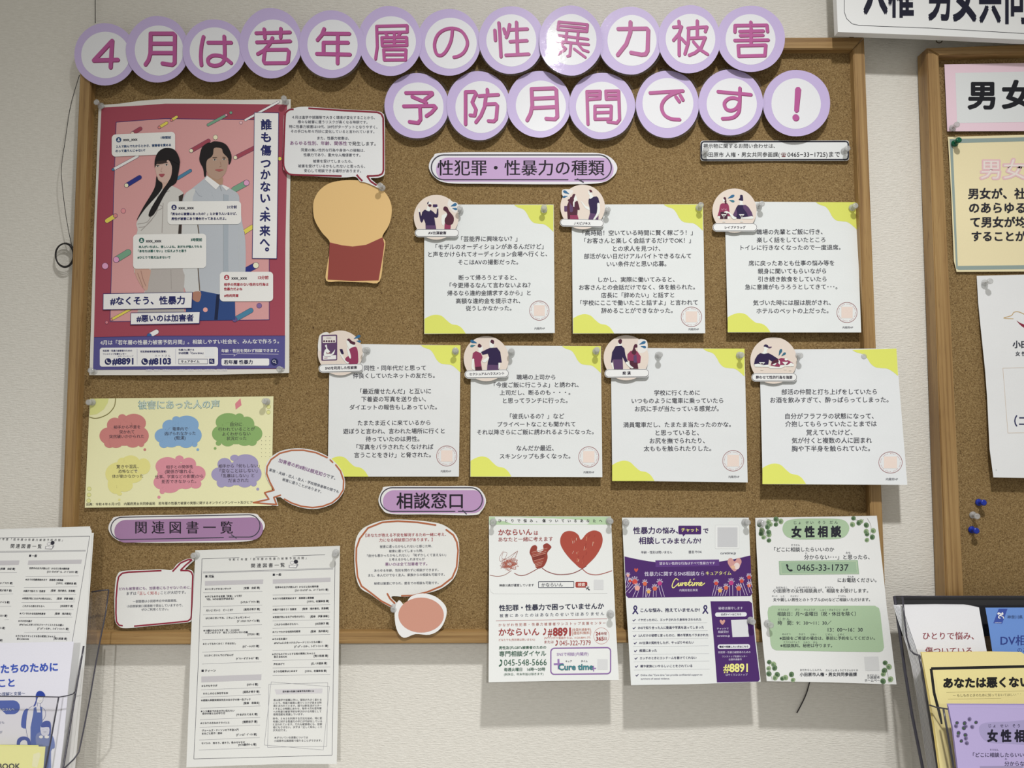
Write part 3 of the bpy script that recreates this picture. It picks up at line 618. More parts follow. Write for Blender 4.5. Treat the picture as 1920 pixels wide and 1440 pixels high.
card('square card, first of the lower row, touched by the tilted orange bubble', (590, 610, 4.966), [(140, 172), (1358, 185), (1343, 1408), (122, 1408)], 0,
     blobBL(124, 1220, 500, 1408), blobTR(985, 184, 1357, 440),
     [('同性・同年代だと思って', 462, 1035, 397), ('仲良くしていたネットの友だち。', 357, 1118, 469), ('「最近痩せたんだ」と互いに', 425, 1083, 614), ('下着姿の写真を送り合い、', 435, 1035, 687), ('ダイエットの報告もしあっていた。', 325, 1138, 762), ('たまたま近くに来ているから', 402, 1077, 908), ('遊ぼうと言われ、言われた場所に行くと', 265, 1210, 985), ('待っていたのは男性。', 475, 975, 1058), ('「写真をバラされたくなければ', 390, 1105, 1132), ('言うことをきけ」と脅された。', 368, 1082, 1207)],
     (1230, 1216, 95, 94), (1175, 1270, 1359), 0.004, bow=0.003, white=(216, 219, 220))
card('square card, second of the lower row, with one very long line in its middle', (860, 610, 4.8), [(110, 180), (1280, 188), (1293, 1367), (105, 1362)], 0,
     blobBL(107, 1180, 475, 1361), blobTR(930, 187, 1279, 430),
     [('職場の上司から', 522, 870, 466), ('「今度ご飯に行こうよ」と誘われ、', 318, 1080, 536), ('上司だし、断るのも・・・。', 370, 1005, 605), ('と思ってランチに行った。', 398, 980, 677), ('「彼氏いるの？」など', 462, 950, 818), ('プライベートなことも聞かれて', 350, 1050, 890), ('それ以降さらにご飯に誘われるようになった。', 165, 1215, 960), ('なんだか最近、', 520, 855, 1105), ('スキンシップも多くなった。', 370, 1005, 1178)],
     (1171, 1184, 91, 92), (1125, 1220, 1322), 0.009, white=(217, 221, 222))
card('square card, third of the lower row, with seven short lines', (1120, 620, 4.966), [(125, 160), (1370, 168), (1400, 1413), (140, 1397)], 0,
     blobBL(138, 1210, 533, 1400), blobTR(983, 167, 1371, 428),
     [('学校に行くために', 530, 955, 578), ('いつものように電車に乗っていたら', 320, 1172, 652), ('お尻に手が当たっている感覚が。', 350, 1130, 727), ('満員電車だし、たまたま当たったのかな。', 242, 1243, 875), ('と思っていると、', 543, 945, 950), ('お尻を撫でられたり、', 488, 1000, 1025), ('太ももを触られたりした。', 433, 1060, 1098)],
     (1265, 1211, 98, 96), (1222, 1322, 1361), 0.009, white=(217, 221, 223))
card('square card, last of the lower row, hanging over the right frame rail', (1400, 630, 4.965), [(118, 127), (1392, 115), (1496, 1386), (150, 1379)], 0,
     blobBL(147, 1187, 552, 1378), blobTR(983, 130, 1410, 372)[:-1] + [(1394, 116)],
     [('部活の仲間と打ち上げをしていたら', 325, 1212, 520), ('お酒を飲みすぎて、酔っぱらってしまった。', 220, 1320, 595), ('自分がフラフラの状態になって、', 360, 1182, 746), ('介抱してもらっていたことまでは', 360, 1210, 818), ('覚えていたけど、', 555, 985, 897), ('気が付くと複数の人に囲まれ', 420, 1165, 972), ('胸や下半身を触られていた。', 420, 1148, 1048)],
     (1339, 1177, 109, 99), (1297, 1408, 1333), 0.016, white=(217, 221, 224))

# ------------------------------------------------------------------ seven title badges on the cards
NAVY, MAR, PINK, PLUM, SKIN, TEAL, TEALG = (42, 26, 72), (80, 30, 52), (146, 46, 88), (92, 62, 104), (226, 230, 226), (38, 104, 150), (46, 118, 140)
def badge(label, frame, c, r, pillr, text, tx, draw, sl=0.0, extra=None):
    s = Sheet('title_badge', label, 'title badge', lambda x, y, yc=frame[1] + c[1] / frame[2]: 0.0185 + 0.0012 * ((y - yc) / 40), group='round title badges', frame=frame, white=(222, 224, 224), sl=sl)
    x0, y0, x1, y1 = pillr
    circ = ell(c[0], c[1], r, n=56)
    # cut-out outline: circle with the caption capsule sticking out on both sides and a bump for the drops
    k = frame[2]; g = 1.0 * k
    P_ = pill(x0 - g, y0 - g * .6, x1 + g, y1 + g * 1.2, sl, 8)
    s.base(circ, (222, 208, 196)); s.poly(P_, (226, 228, 228), 1, 'caption_strip')
    if extra: s.poly(extra, (224, 222, 218), 0.5, 'caption_strip', sm=4)
    draw(s)
    s.poly(pill(x0, y0, x1, y1, sl, 8), (70, 66, 80), 5, 'caption_strip'); q = 0.75 * k
    s.poly(pill(x0 + q, y0 + q, x1 - q, y1 - q, sl, 8), (228, 230, 230), 6, 'caption_strip')
    s.text(text, *tx, c=(44, 34, 56), off=0.03, layer=7, sl=sl); s.build()
def drop(s, tip, tail, w, c=TEAL):
    (ax, ay), (bx, by) = tip, tail; dx, dy = bx - ax, by - ay; L = math.hypot(dx, dy); ux, uy = dx / L, dy / L
    pr = [(0, 0), (.35, .55), (.65, .95), (.88, .75), (1, 0), (.88, -.75), (.65, -.95), (.35, -.55)]
    s.poly([(ax + ux * a * L - uy * b * w, ay + uy * a * L + ux * b * w) for a, b in pr], c, 3, 'printed_shape', sm=4)
def b1(s):
    p = s.poly
    p([(455, 520), (505, 545), (520, 620), (540, 650), (500, 670), (410, 650), (440, 600)], SKIN, 2, sm=3); p(ell(508, 458, 52, 50), SKIN, 2); p([(450, 430), (480, 405), (495, 412), (478, 440), (480, 475), (450, 465)], NAVY, 3, sm=3); p(ell(518, 508, 44, 36), MAR, 3)
    p([(205, 600), (230, 590), (250, 660), (215, 690)], SKIN, 2, sm=3); p([(690, 555), (750, 540), (745, 600), (710, 600)], SKIN, 2, sm=3)
    p([(222, 690), (255, 682), (285, 800), (310, 690), (370, 625), (400, 622), (440, 650), (500, 665), (540, 628), (600, 670), (660, 730), (690, 745), (705, 680), (715, 592), (745, 592), (750, 750), (738, 815), (700, 840), (635, 825), (655, 930), (685, 1145), (405, 1145), (400, 990), (355, 870), (320, 950), (295, 972), (262, 930), (235, 800)], NAVY, 3)
    p([(410, 1045), (676, 1045), (690, 1145), (405, 1145)], PLUM, 4); p(rrect(600, 478, 722, 552, 18), (62, 38, 88), 3)
    p([(845, 770), (905, 745), (960, 720), (990, 740), (1000, 800), (940, 880), (905, 1040), (850, 1020), (830, 900)], SKIN, 2, sm=3)
    p([(880, 600), (900, 545), (950, 535), (1000, 570), (1040, 660), (1110, 740), (1160, 820), (1165, 920), (1130, 1000), (1050, 1036), (960, 1015), (920, 950), (925, 870), (965, 800), (985, 740), (960, 680), (900, 640)], MAR, 4, sm=3)
    p([(918, 990), (1000, 1030), (1085, 1025), (1075, 1145), (910, 1145)], PINK, 3); drop(s, (1080, 530), (1245, 465), 42); drop(s, (1120, 580), (1255, 612), 30)
badge('round cream badge captioned AV出演被害 on the first card of the upper row', (770, 350, 14.4), (690, 825), 605, (125, 1150, 1297, 1345), 'AV出演被害', (475, 957, 1250), b1, extra=[(1050, 340), (1120, 400), (1240, 430), (1290, 520), (1280, 640), (1180, 700), (1000, 500)])
def b2(s):
    p = s.poly
    p([(128, 740), (215, 735), (215, 905), (150, 910), (128, 890)], PLUM, 2); p([(440, 420), (470, 415), (500, 480), (520, 560), (500, 590), (470, 580), (430, 780), (400, 760), (395, 560)], SKIN, 3, sm=3)
    p([(225, 560), (260, 535), (290, 530), (310, 475), (355, 460), (385, 390), (430, 372), (465, 395), (450, 430), (415, 520), (420, 570), (385, 640), (400, 760), (430, 770), (440, 620), (480, 600), (530, 590), (560, 700), (592, 820), (585, 860), (530, 850), (520, 1010), (310, 1010), (300, 1130), (230, 1130), (215, 900), (215, 720), (260, 600)], MAR, 3)
    p([(290, 640), (330, 700), (385, 760), (385, 900), (300, 910)], PLUM, 4, sm=3); p([(300, 1010), (525, 1010), (560, 1140), (305, 1130)], PINK, 4)
    p([(620, 595), (680, 630), (760, 730), (860, 770), (895, 840), (870, 860), (760, 800), (690, 700)], SKIN, 2, sm=3)
    p([(850, 290), (880, 275), (950, 330), (960, 400), (1010, 460), (920, 540), (880, 510), (890, 430), (855, 380)], SKIN, 2, sm=3); p([(868, 262), (920, 252), (962, 290), (960, 350), (935, 320), (900, 340), (890, 290)], (90, 20, 40), 4, sm=3)
    p([(875, 515), (920, 525), (1010, 460), (1100, 450), (1150, 500), (1185, 655), (1115, 660), (1120, 790), (1100, 975), (900, 950), (890, 780), (855, 650), (855, 560)], NAVY, 3); p([(900, 950), (1095, 975), (1000, 1150), (850, 1140)], PLUM, 4); p([(1060, 1140), (1160, 1020), (1150, 1150)], PLUM, 3)
    p([(1120, 662), (1190, 680), (1195, 920), (1120, 1040), (1040, 1150), (995, 1140), (1090, 980), (1120, 850)], SKIN, 5, sm=3); drop(s, (280, 380), (95, 285), 42); drop(s, (235, 440), (80, 475), 32)
badge('round cream badge captioned JKビジネス, the topmost badge, touching the long lilac title', (1050, 340, 16), (680, 770), 668, (15, 1140, 1305, 1350), 'ＪＫビジネス', (420, 912, 1262), b2, sl=0.02, extra=[(70, 420), (60, 290), (100, 245), (260, 240), (400, 300), (200, 500)])
def b3(s):
    p = s.poly
    p(ell(340, 450, 36, 60), SKIN, 2); p([(325, 395), (350, 372), (395, 390), (402, 440), (412, 500), (385, 545), (355, 500), (370, 455), (335, 430)], MAR, 3, sm=3); p(ell(392, 545, 26, 28, 14), MAR, 4)
    p([(250, 565), (290, 548), (440, 548), (480, 620), (500, 800), (515, 915), (440, 915), (440, 790), (250, 790), (230, 910), (155, 912), (200, 760), (225, 620)], PINK, 3); p([(245, 790), (400, 790), (445, 850), (440, 990), (225, 990)], (66, 24, 50), 4)
    p([(165, 915), (230, 915), (228, 990), (190, 980)], SKIN, 2); p([(440, 915), (500, 925), (495, 990), (438, 990)], SKIN, 2)
    for q in ([(275, 705), (300, 745)], [(340, 695), (342, 730)], [(405, 705), (380, 745)]): s.stroke(q, 13, (226, 190, 200), 5)
    p([(335, 805), (400, 768), (470, 790), (560, 860), (640, 930), (690, 945), (680, 990), (590, 990), (500, 860), (440, 820), (425, 855), (400, 820)], SKIN, 6, sm=3)
    p([(600, 870), (690, 670), (740, 598), (960, 595), (1040, 660), (1130, 800), (1175, 950), (1020, 925), (850, 945), (820, 990), (700, 985), (690, 930), (665, 985)], NAVY, 3); p([(880, 600), (960, 595), (1040, 660), (1130, 800), (1172, 945), (1020, 920), (1000, 840), (890, 690)], PLUM, 4); p([(600, 870), (685, 690), (715, 850), (690, 930), (665, 985)], PLUM, 4)
    p([(830, 980), (860, 950), (1020, 930), (1140, 915), (1175, 950), (1140, 990)], SKIN, 5, sm=3); p([(770, 470), (870, 475), (870, 560), (920, 598), (780, 598), (800, 540)], SKIN, 2); p([(760, 440), (795, 390), (800, 320), (830, 308), (872, 325), (885, 420), (875, 480), (765, 450)], NAVY, 4, sm=3)
    for x in (340, 845):
        p([(x - 80, 862), (x + 75, 862), (x + 5, 945), (x - 10, 945)], SKIN, 7); p([(x - 38, 890), (x + 42, 890), (x, 940)], (70, 40, 62), 8); s.stroke([(x, 940), (x, 1060)], 8, SKIN, 7); p(ell(x, 1065, 50, 10, 14), SKIN, 7)
    drop(s, (450, 408), (638, 318), 40, TEAL); drop(s, (488, 460), (640, 500), 34, TEALG)
badge('round cream badge captioned レイプドラッグ, two seated figures with cocktail glasses', (1335, 345, 15.16), (640, 755), 628, (30, 1125, 1278, 1335), 'レイプドラッグ', (365, 952, 1235), b3)
def b4(s):
    p = s.poly
    p(rrect(62, 88, 210, 328, 12, -.03), PLUM, 2); p(rrect(75, 100, 198, 162, 4, -.03), (220, 214, 210), 3); p(rrect(78, 280, 200, 318, 4, -.03), (226, 226, 226), 3)
    for k in range(5): p(ell(88 + k * 23, 148, 9, n=12), (70, 30, 60), 4)
    s.stroke([(108, 118), (155, 118)], 6, (150, 140, 140), 4); s.stroke([(88, 292), (150, 290)], 4, (110, 90, 120), 4); s.stroke([(88, 305), (120, 303)], 5, PINK, 4)
    p([(95, 190), (112, 180), (118, 215), (140, 240), (150, 268), (182, 235), (190, 222), (180, 262), (150, 280), (88, 280), (92, 235), (108, 215)], SKIN, 3, sm=3); p([(108, 245), (122, 262), (140, 248), (148, 262), (112, 266)], (120, 30, 60), 4)
    p([(296, 150), (310, 140), (370, 178), (372, 200), (330, 225), (318, 215), (300, 180)], SKIN, 2, sm=3); p([(300, 135), (320, 122), (345, 145), (378, 160), (370, 180), (335, 170), (318, 148)], MAR, 4, sm=3)
    p([(320, 225), (375, 198), (398, 225), (405, 290), (398, 358), (322, 358), (285, 325), (292, 300), (330, 270)], PINK, 3, sm=3); p([(235, 265), (252, 262), (290, 330), (320, 345), (300, 355), (260, 310)], SKIN, 4, sm=3); p([(300, 200), (320, 225), (338, 290), (330, 310), (310, 270)], SKIN, 4, sm=3); p([(232, 222), (258, 220), (272, 265), (250, 268)], NAVY, 5)
    drop(s, (365, 125), (425, 95), 14); drop(s, (388, 145), (432, 152), 11)
badge('round cream badge captioned SNSを利用した性被害 with a phone screen drawing', (590, 610, 4.966), (238, 257), 209, (42, 362, 450, 432), 'SNSを利用した性被害', (98, 393, 396), b4, sl=-0.025, extra=[(36, 130), (60, 80), (130, 70), (150, 200), (40, 240)])
def b5(s):
    p = s.poly
    p([(178, 190), (205, 180), (218, 210), (205, 240), (190, 255), (180, 240)], SKIN, 2, sm=3); p([(172, 180), (185, 165), (208, 185), (195, 200), (175, 195)], MAR, 3, sm=3)
    p([(122, 300), (128, 250), (155, 232), (200, 250), (215, 285), (200, 330), (212, 405), (150, 405), (140, 310)], PINK, 3); p([(148, 375), (205, 370), (212, 405), (150, 405)], MAR, 4); p([(122, 305), (140, 305), (135, 370), (145, 400), (118, 390), (118, 340)], SKIN, 4, sm=3)
    p([(280, 135), (305, 128), (320, 160), (310, 200), (280, 195)], SKIN, 2, sm=3); p([(285, 150), (295, 128), (318, 140), (314, 170), (298, 160)], MAR, 3, sm=3)
    p([(202, 240), (275, 205), (345, 200), (375, 240), (388, 335), (360, 335), (362, 405), (255, 405), (262, 330), (275, 290), (262, 255), (215, 265)], NAVY, 3); p([(258, 355), (358, 358), (362, 405), (255, 405)], PLUM, 4)
    p([(210, 320), (240, 300), (268, 280), (265, 310), (235, 335)], SKIN, 4, sm=3); p([(358, 338), (375, 338), (372, 380), (358, 395)], SKIN, 5); drop(s, (165, 160), (105, 138), 14); drop(s, (152, 180), (104, 188), 11, TEALG)
badge('round cream badge captioned セクシュアルハラスメント, a taller figure holding a woman', (860, 610, 4.8), (248, 300), 203, (58, 403, 450, 470), 'セクシュアルハラスメント', (97, 410, 436), b5, sl=-0.025)
def b6(s):
    p = s.poly
    p([(195, 110), (222, 105), (232, 140), (190, 145)], SKIN, 2); p([(194, 95), (215, 76), (230, 92), (222, 122), (205, 122)], MAR, 3, sm=3)
    p([(126, 298), (138, 200), (170, 145), (225, 140), (252, 165), (262, 230), (285, 290), (262, 300), (235, 245), (235, 270), (145, 272), (142, 298)], NAVY, 3); p([(146, 268), (236, 268), (240, 358), (155, 358)], PLUM, 4); p([(125, 298), (142, 298), (155, 355), (145, 358)], SKIN, 3)
    p([(262, 300), (285, 290), (310, 325), (338, 345), (310, 348)], SKIN, 5, sm=3); p([(345, 130), (370, 128), (372, 155), (350, 160), (365, 200), (345, 225), (318, 205), (330, 175)], MAR, 4, sm=3)
    p([(280, 220), (310, 188), (370, 190), (398, 230), (405, 240), (400, 300), (375, 305), (380, 355), (300, 355), (310, 290), (280, 270)], PINK, 3); p([(338, 232), (365, 225), (368, 298), (338, 298)], PLUM, 5); p([(300, 280), (370, 285), (382, 355), (305, 355)], MAR, 4)
    drop(s, (390, 128), (450, 102), 14); drop(s, (403, 145), (455, 156), 11)
badge('round cream badge captioned 痴漢 on the third card of the lower row', (1120, 620, 4.966), (268, 252), 210, (72, 360, 480, 432), '痴 漢', (235, 310, 395), b6, sl=-0.01, extra=[(380, 90), (430, 80), (462, 100), (468, 160), (440, 200), (380, 200)])
def b7(s):
    p = s.poly
    p([(410, 370), (480, 380), (550, 410), (500, 470), (490, 530), (520, 575), (430, 590), (350, 570), (400, 520), (420, 460)], SKIN, 2, sm=3); p([(408, 372), (430, 325), (480, 315), (530, 340), (550, 378), (635, 378), (625, 405), (570, 422), (500, 400), (460, 378)], NAVY, 4, sm=3); p([(550, 380), (637, 376), (628, 404), (580, 420), (520, 405)], PLUM, 5)
    p([(125, 910), (160, 740), (230, 620), (310, 562), (420, 585), (540, 560), (640, 610), (820, 725), (790, 760), (640, 800), (560, 740), (540, 890), (400, 910), (300, 870), (150, 880)], NAVY, 3)
    p([(800, 745), (900, 700), (1010, 712), (1110, 770), (1215, 828), (1270, 880), (1000, 900), (870, 900), (860, 948), (760, 940), (600, 905), (640, 850)], PINK, 4); p([(620, 850), (680, 780), (790, 735), (830, 770), (830, 850), (740, 850), (680, 880)], MAR, 5, sm=3)
    p([(830, 745), (870, 800), (870, 890), (840, 860), (780, 840), (730, 905), (655, 885), (740, 850), (830, 830)], SKIN, 6, sm=3); p(ell(1045, 740, 42, 32), SKIN, 6)
    p([(140, 880), (250, 862), (400, 905), (540, 890), (560, 940), (860, 960), (900, 905), (1090, 900), (1180, 830), (1275, 880), (1260, 940), (1000, 945), (900, 995), (600, 1000), (540, 955), (160, 950)], SKIN, 5)
    for x, y in ((360, 820), (1020, 810)):
        p([(x - 90, y), (x + 90, y), (x + 10, y + 85), (x - 10, y + 85)], SKIN, 7); s.stroke([(x, y + 80), (x, y + 210)], 8, (232, 226, 214), 6); p(ell(x, y + 215, 48, 10, 14), (232, 226, 214), 6)
    p([(315, 850), (405, 850), (365, 895)], (60, 26, 50), 8); p([(1050, 880), (1090, 865), (1060, 895)], MAR, 8); s.stroke([(1160, 940), (1160, 1045)], 8, (232, 226, 214), 6); p(ell(1160, 1050, 45, 9, 14), (232, 226, 214), 6)
    drop(s, (838, 635), (915, 445), 42, (44, 104, 132)); drop(s, (912, 645), (1035, 550), 36, (44, 104, 132))
badge('round cream badge captioned 酔わせて性的行為を強要, figure in a cap beside a slumped one', (1405, 625, 15.16), (690, 770), 662, (75, 1140, 1350, 1355), '酔わせて性的行為を強要', (190, 1222, 1250), b7)
# ------------------------------------------------------------------ pink campaign poster
PW = (206, 204, 198)             # how the white paper of the poster looks under this corner's dimmer light
def pdep(x, y):
    t = (y - 190) / 510
    return 0.0142 + 0.0022 * math.sin(math.pi * max(0, min(1, (x - 180) / 360))) * (0.6 + 0.4 * math.cos(t * 6)) + 0.0035 * max(0, t) ** 2 + 0.0010 * math.exp(-((y - 458) / 40) ** 2)
s = Sheet('campaign_poster', 'large pink and purple poster of two people back to back, upper left of the board', 'poster', pdep, white=PW, frame=(160, 170, 4.8), step=20, bump=0.1)
s.base([(120, 130), (300, 118), (500, 90), (720, 74), (1000, 77), (1400, 82), (1848, 78), (1848, 600), (1838, 1200), (1838, 1400), (1835, 2540), (1200, 2556), (500, 2560), (36, 2560), (60, 1800), (72, 1420), (76, 1300), (100, 700)], (198, 196, 190))
RED, NV, PK = (148, 58, 76), (44, 44, 104), (196, 140, 140)
p, st = s.poly, s.stroke
p([(145, 152), (500, 133), (720, 117), (1200, 118), (1815, 125), (1815, 700), (1800, 1400), (1795, 2505), (70, 2512), (78, 2170), (95, 1500), (100, 1200), (130, 500)], RED, 1, 'printed_shape')
p([(278, 284), (560, 262), (720, 252), (1200, 255), (1520, 262), (1515, 700), (1507, 1290), (1500, 1500), (1655, 1500), (1655, 2062), (900, 2070), (222, 2078), (235, 1600), (245, 1330), (255, 900)], PK, 2, 'printed_shape')
st([(278, 284), (560, 262), (720, 252), (1520, 262)], 5, NV, 3); st([(278, 284), (255, 900), (245, 1330), (235, 1600), (222, 2078), (900, 2070), (1655, 2062), (1655, 1500)], 5, NV, 3)
def stick(x0, y0, x1, y1, w_, body, cap, only=None, lay=4):
    st([(x0, y0), (x1, y1)], w_ + 5, (70, 52, 86), lay); st([(x0, y0), (x1, y1)], w_, body, lay + .4)
    if cap: p(ell(x0, y0, (w_ + 5) / 2, n=18), (70, 52, 86), lay + .7); p(ell(x0, y0, w_ / 2 - 1, n=18), cap, lay + 1)
Y_, G_, B_2, C1, LP, TE = (206, 190, 50), (104, 150, 122), (36, 44, 122), (224, 206, 170), (204, 142, 180), (58, 118, 150)
for a in [(775, 265, 822, 236, 22, Y_, (206, 120, 110)), (665, 330, 732, 290, 24, Y_, (206, 120, 110)), (1268, 220, 1105, 308, 22, G_, (206, 140, 160)), (1440, 264, 1740, 100, 17, (226, 224, 222), None),
          (425, 385, 495, 342, 32, RED, (224, 190, 170)), (953, 540, 1108, 452, 34, RED, C1), (1350, 602, 1540, 505, 34, RED, C1), (250, 710, 470, 590, 22, (222, 222, 220), TE), (370, 852, 488, 780, 36, B_2, C1),
          (830, 790, 945, 720, 26, TE, None), (1450, 830, 1340, 890, 50, G_, LP), (270, 1125, 195, 1172, 36, Y_, (196, 120, 120)), (1415, 1282, 1500, 1228, 38, Y_, (224, 150, 140)), (278, 1520, 385, 1455, 52, G_, LP),
          (1535, 1572, 1460, 1612, 52, B_2, (224, 214, 180)), (1080, 1972, 1148, 1935, 44, Y_, (224, 150, 140)), (1345, 2060, 1490, 1978, 42, TE, (96, 74, 130)), (575, 2205, 640, 2170, 40, (232, 230, 230), (40, 90, 150)),
          (235, 2060, 480, 1925, 20, Y_, (200, 120, 110))]:
    stick(*a)
for x, y, r, c in ((1171, 420, 20, C1), (1400, 288, 12, (214, 170, 176)), (1310, 198, 12, G_), (342, 1082, 20, (206, 130, 136)), (178, 1578, 27, LP), (1565, 1935, 22, (120, 92, 146)), (192, 2086, 12, (196, 110, 120)), (1750, 612, 16, Y_)):
    p(ell(x, y, r + 2.5, n=18), (70, 52, 86), 4); p(ell(x, y, r, n=18), c, 4.4)
# the two people, printed flat (coordinates relative to the top crop)
SK1, SK2, HAIR, SH1, SH2 = (188, 158, 146), (164, 134, 116), (26, 22, 24), (186, 184, 180), (166, 172, 180)
p([(890, 940), (960, 880), (1060, 800), (1090, 765), (1130, 790), (1240, 850), (1300, 880), (1375, 930), (1390, 1010), (1410, 1180), (1440, 1350), (1440, 1640), (1400, 1780), (1340, 1790), (1200, 1832), (1100, 1825), (1035, 1800), (1030, 1830), (905, 1800), (880, 1600), (870, 1300), (872, 1050)], SH2, 5, 'printed_shape', sm=3)
p([(890, 960), (960, 885), (990, 900), (965, 1000), (1010, 1230), (1020, 1500), (1010, 1700), (1035, 1810), (905, 1815), (875, 1600), (868, 1250)], (186, 188, 188), 5.4, sm=3)
p([(1240, 930), (1290, 940), (1285, 1500), (1295, 1830), (1240, 1832)], (150, 160, 170), 5.5)
st([(1012, 1210), (1022, 1290), (1012, 1400), (1014, 1600), (1030, 1800)], 9, (96, 82, 66), 6); st([(1245, 930), (1240, 1830)], 3, (140, 146, 150), 6); st([(1390, 1050), (1380, 1400), (1390, 1640)], 8, (168, 174, 180), 6)
st([(990, 900), (1020, 940), (1050, 955)], 5, (150, 156, 166), 6); st([(1130, 900), (1170, 1000), (1160, 1200)], 4, (168, 176, 184), 6)
p([(1035, 1800), (1200, 1832), (1345, 1795), (1350, 2062), (905, 2068), (905, 1800)], (36, 66, 122), 5); p([(1180, 1835), (1210, 1835), (1190, 2062), (1160, 2062)], (18, 30, 62), 5.5)
p([(965, 1815), (1040, 1812), (1030, 1890), (1000, 1900), (960, 1870)], (160, 112, 92), 6, sm=3)
p([(690, 860), (760, 850), (870, 905), (880, 960), (860, 1100), (870, 1330), (870, 1600), (885, 1800), (850, 2060), (480, 2070), (540, 1790), (590, 1600), (560, 1560), (460, 1590), (440, 1640), (430, 1400), (470, 1260), (460, 1190), (530, 1060), (600, 930)], SH1, 5.2, sm=3)
p([(590, 1600), (870, 1600), (880, 1830), (850, 2060), (480, 2070), (540, 1800)], (164, 158, 154), 5.6, sm=3)
p([(840, 950), (885, 925), (870, 1010), (865, 1290), (835, 1290), (850, 1100)], (52, 44, 40), 5.8)
for l in ([(660, 930), (640, 1010), (700, 1050), (610, 1100), (560, 1180), (470, 1200)], [(760, 900), (700, 930), (660, 1010), (640, 1100), (560, 1200), (500, 1260)], [(700, 1010), (690, 1280)], [(770, 1610), (775, 1790)], [(480, 1230), (540, 1220), (600, 1160)]): st(l, 6, (150, 144, 140), 6, sm=3)
p([(440, 1600), (480, 1560), (560, 1600), (590, 1620), (570, 1720), (560, 1790), (530, 1790), (470, 1700)], (186, 146, 130), 6, sm=3); st([(500, 1620), (520, 1700), (545, 1760)], 4, (140, 100, 90), 7); st([(470, 1640), (500, 1720), (520, 1770)], 4, (140, 100, 90), 7)
p([(500, 1500), (600, 1520), (590, 1610), (540, 1580), (480, 1570)], (194, 192, 188), 6.4, sm=3)
p(ell(558, 1578, 14, n=14), (70, 120, 160), 7); st([(600, 1550), (660, 1515)], 24, (84, 128, 150), 7); p(ell(602, 1550, 13, n=14), (110, 84, 140), 7.5)
# faces
p([(640, 790), (690, 830), (695, 900), (740, 880), (800, 830), (760, 760)], (186, 152, 136), 6); p([(1095, 740), (1110, 800), (1200, 850), (1235, 845), (1240, 790), (1180, 720)], (164, 130, 106), 6)
p([(628, 650), (632, 720), (650, 780), (685, 818), (720, 830), (760, 800), (775, 740), (778, 660), (720, 610), (660, 620)], SK1, 7, sm=3)
p([(1085, 600), (1075, 650), (1090, 720), (1130, 775), (1180, 800), (1215, 790), (1260, 740), (1282, 660), (1280, 590), (1230, 520), (1150, 520)], SK2, 7, sm=3)
p(ell(843, 668, 10, 20, 12), (170, 120, 110), 6.5); p(ell(1070, 685, 12, 22, 12), (166, 126, 104), 6.5)
p([(625, 690), (626, 620), (650, 560), (690, 525), (740, 515), (800, 530), (840, 590), (850, 660), (835, 760), (815, 830), (760, 870), (700, 960), (620, 1110), (570, 1130), (590, 1060), (690, 900), (740, 830), (775, 760), (778, 680), (745, 620), (715, 650), (660, 655), (640, 660)], HAIR, 8, sm=3)
p([(640, 770), (660, 810), (690, 830), (690, 880), (640, 950), (540, 1060), (460, 1170), (520, 1050), (600, 920), (630, 850)], HAIR, 8, sm=3)
p([(1085, 770), (1070, 770), (1060, 700), (1030, 640), (1028, 590), (1050, 510), (1100, 470), (1130, 468), (1160, 455), (1230, 465), (1280, 500), (1315, 580), (1310, 640), (1290, 665), (1285, 610), (1240, 560), (1225, 520), (1160, 515), (1150, 570), (1130, 600), (1100, 620), (1088, 660), (1090, 740)], HAIR, 8, sm=3)
for x, y, w_ in ((652, 680, 11), (730, 668, 11), (1165, 622, 12), (1248, 618, 11)):
    p(ell(x, y, w_ + 3, 6, 14), (226, 214, 206), 9); p(ell(x, y, 6, 6, 12), (30, 22, 22), 9.5); st([(x - w_ - 3, y - 4), (x, y - 9), (x + w_ + 3, y - 3)], 4, (40, 28, 26), 9.7)
st([(1145, 602), (1185, 600)], 6, (52, 38, 34), 9); st([(1235, 598), (1262, 600)], 6, (52, 38, 34), 9); st([(640, 656), (665, 653)], 5, (60, 44, 40), 9); st([(712, 648), (742, 646)], 5, (60, 44, 40), 9)
p([(662, 752), (685, 748), (715, 750), (698, 775), (678, 775)], (150, 66, 76), 9, sm=3); p([(1165, 712), (1205, 706), (1245, 712), (1215, 726), (1195, 726)], (160, 84, 82), 9, sm=3)
st([(690, 690), (678, 725), (692, 730)], 4, (170, 134, 122), 9); st([(1215, 640), (1222, 680), (1205, 686)], 4, (150, 112, 92), 9)
p([(1095, 765), (1130, 790), (1210, 850), (1175, 890), (1075, 800)], (222, 224, 222), 8); p([(1235, 845), (1300, 875), (1270, 900), (1230, 860)], (214, 218, 218), 8); st([(1210, 852), (1225, 900)], 4, (140, 140, 140), 9)
p([(600, 950), (700, 880), (740, 900), (640, 1020), (590, 1040)], (194, 192, 188), 5.9, sm=3)
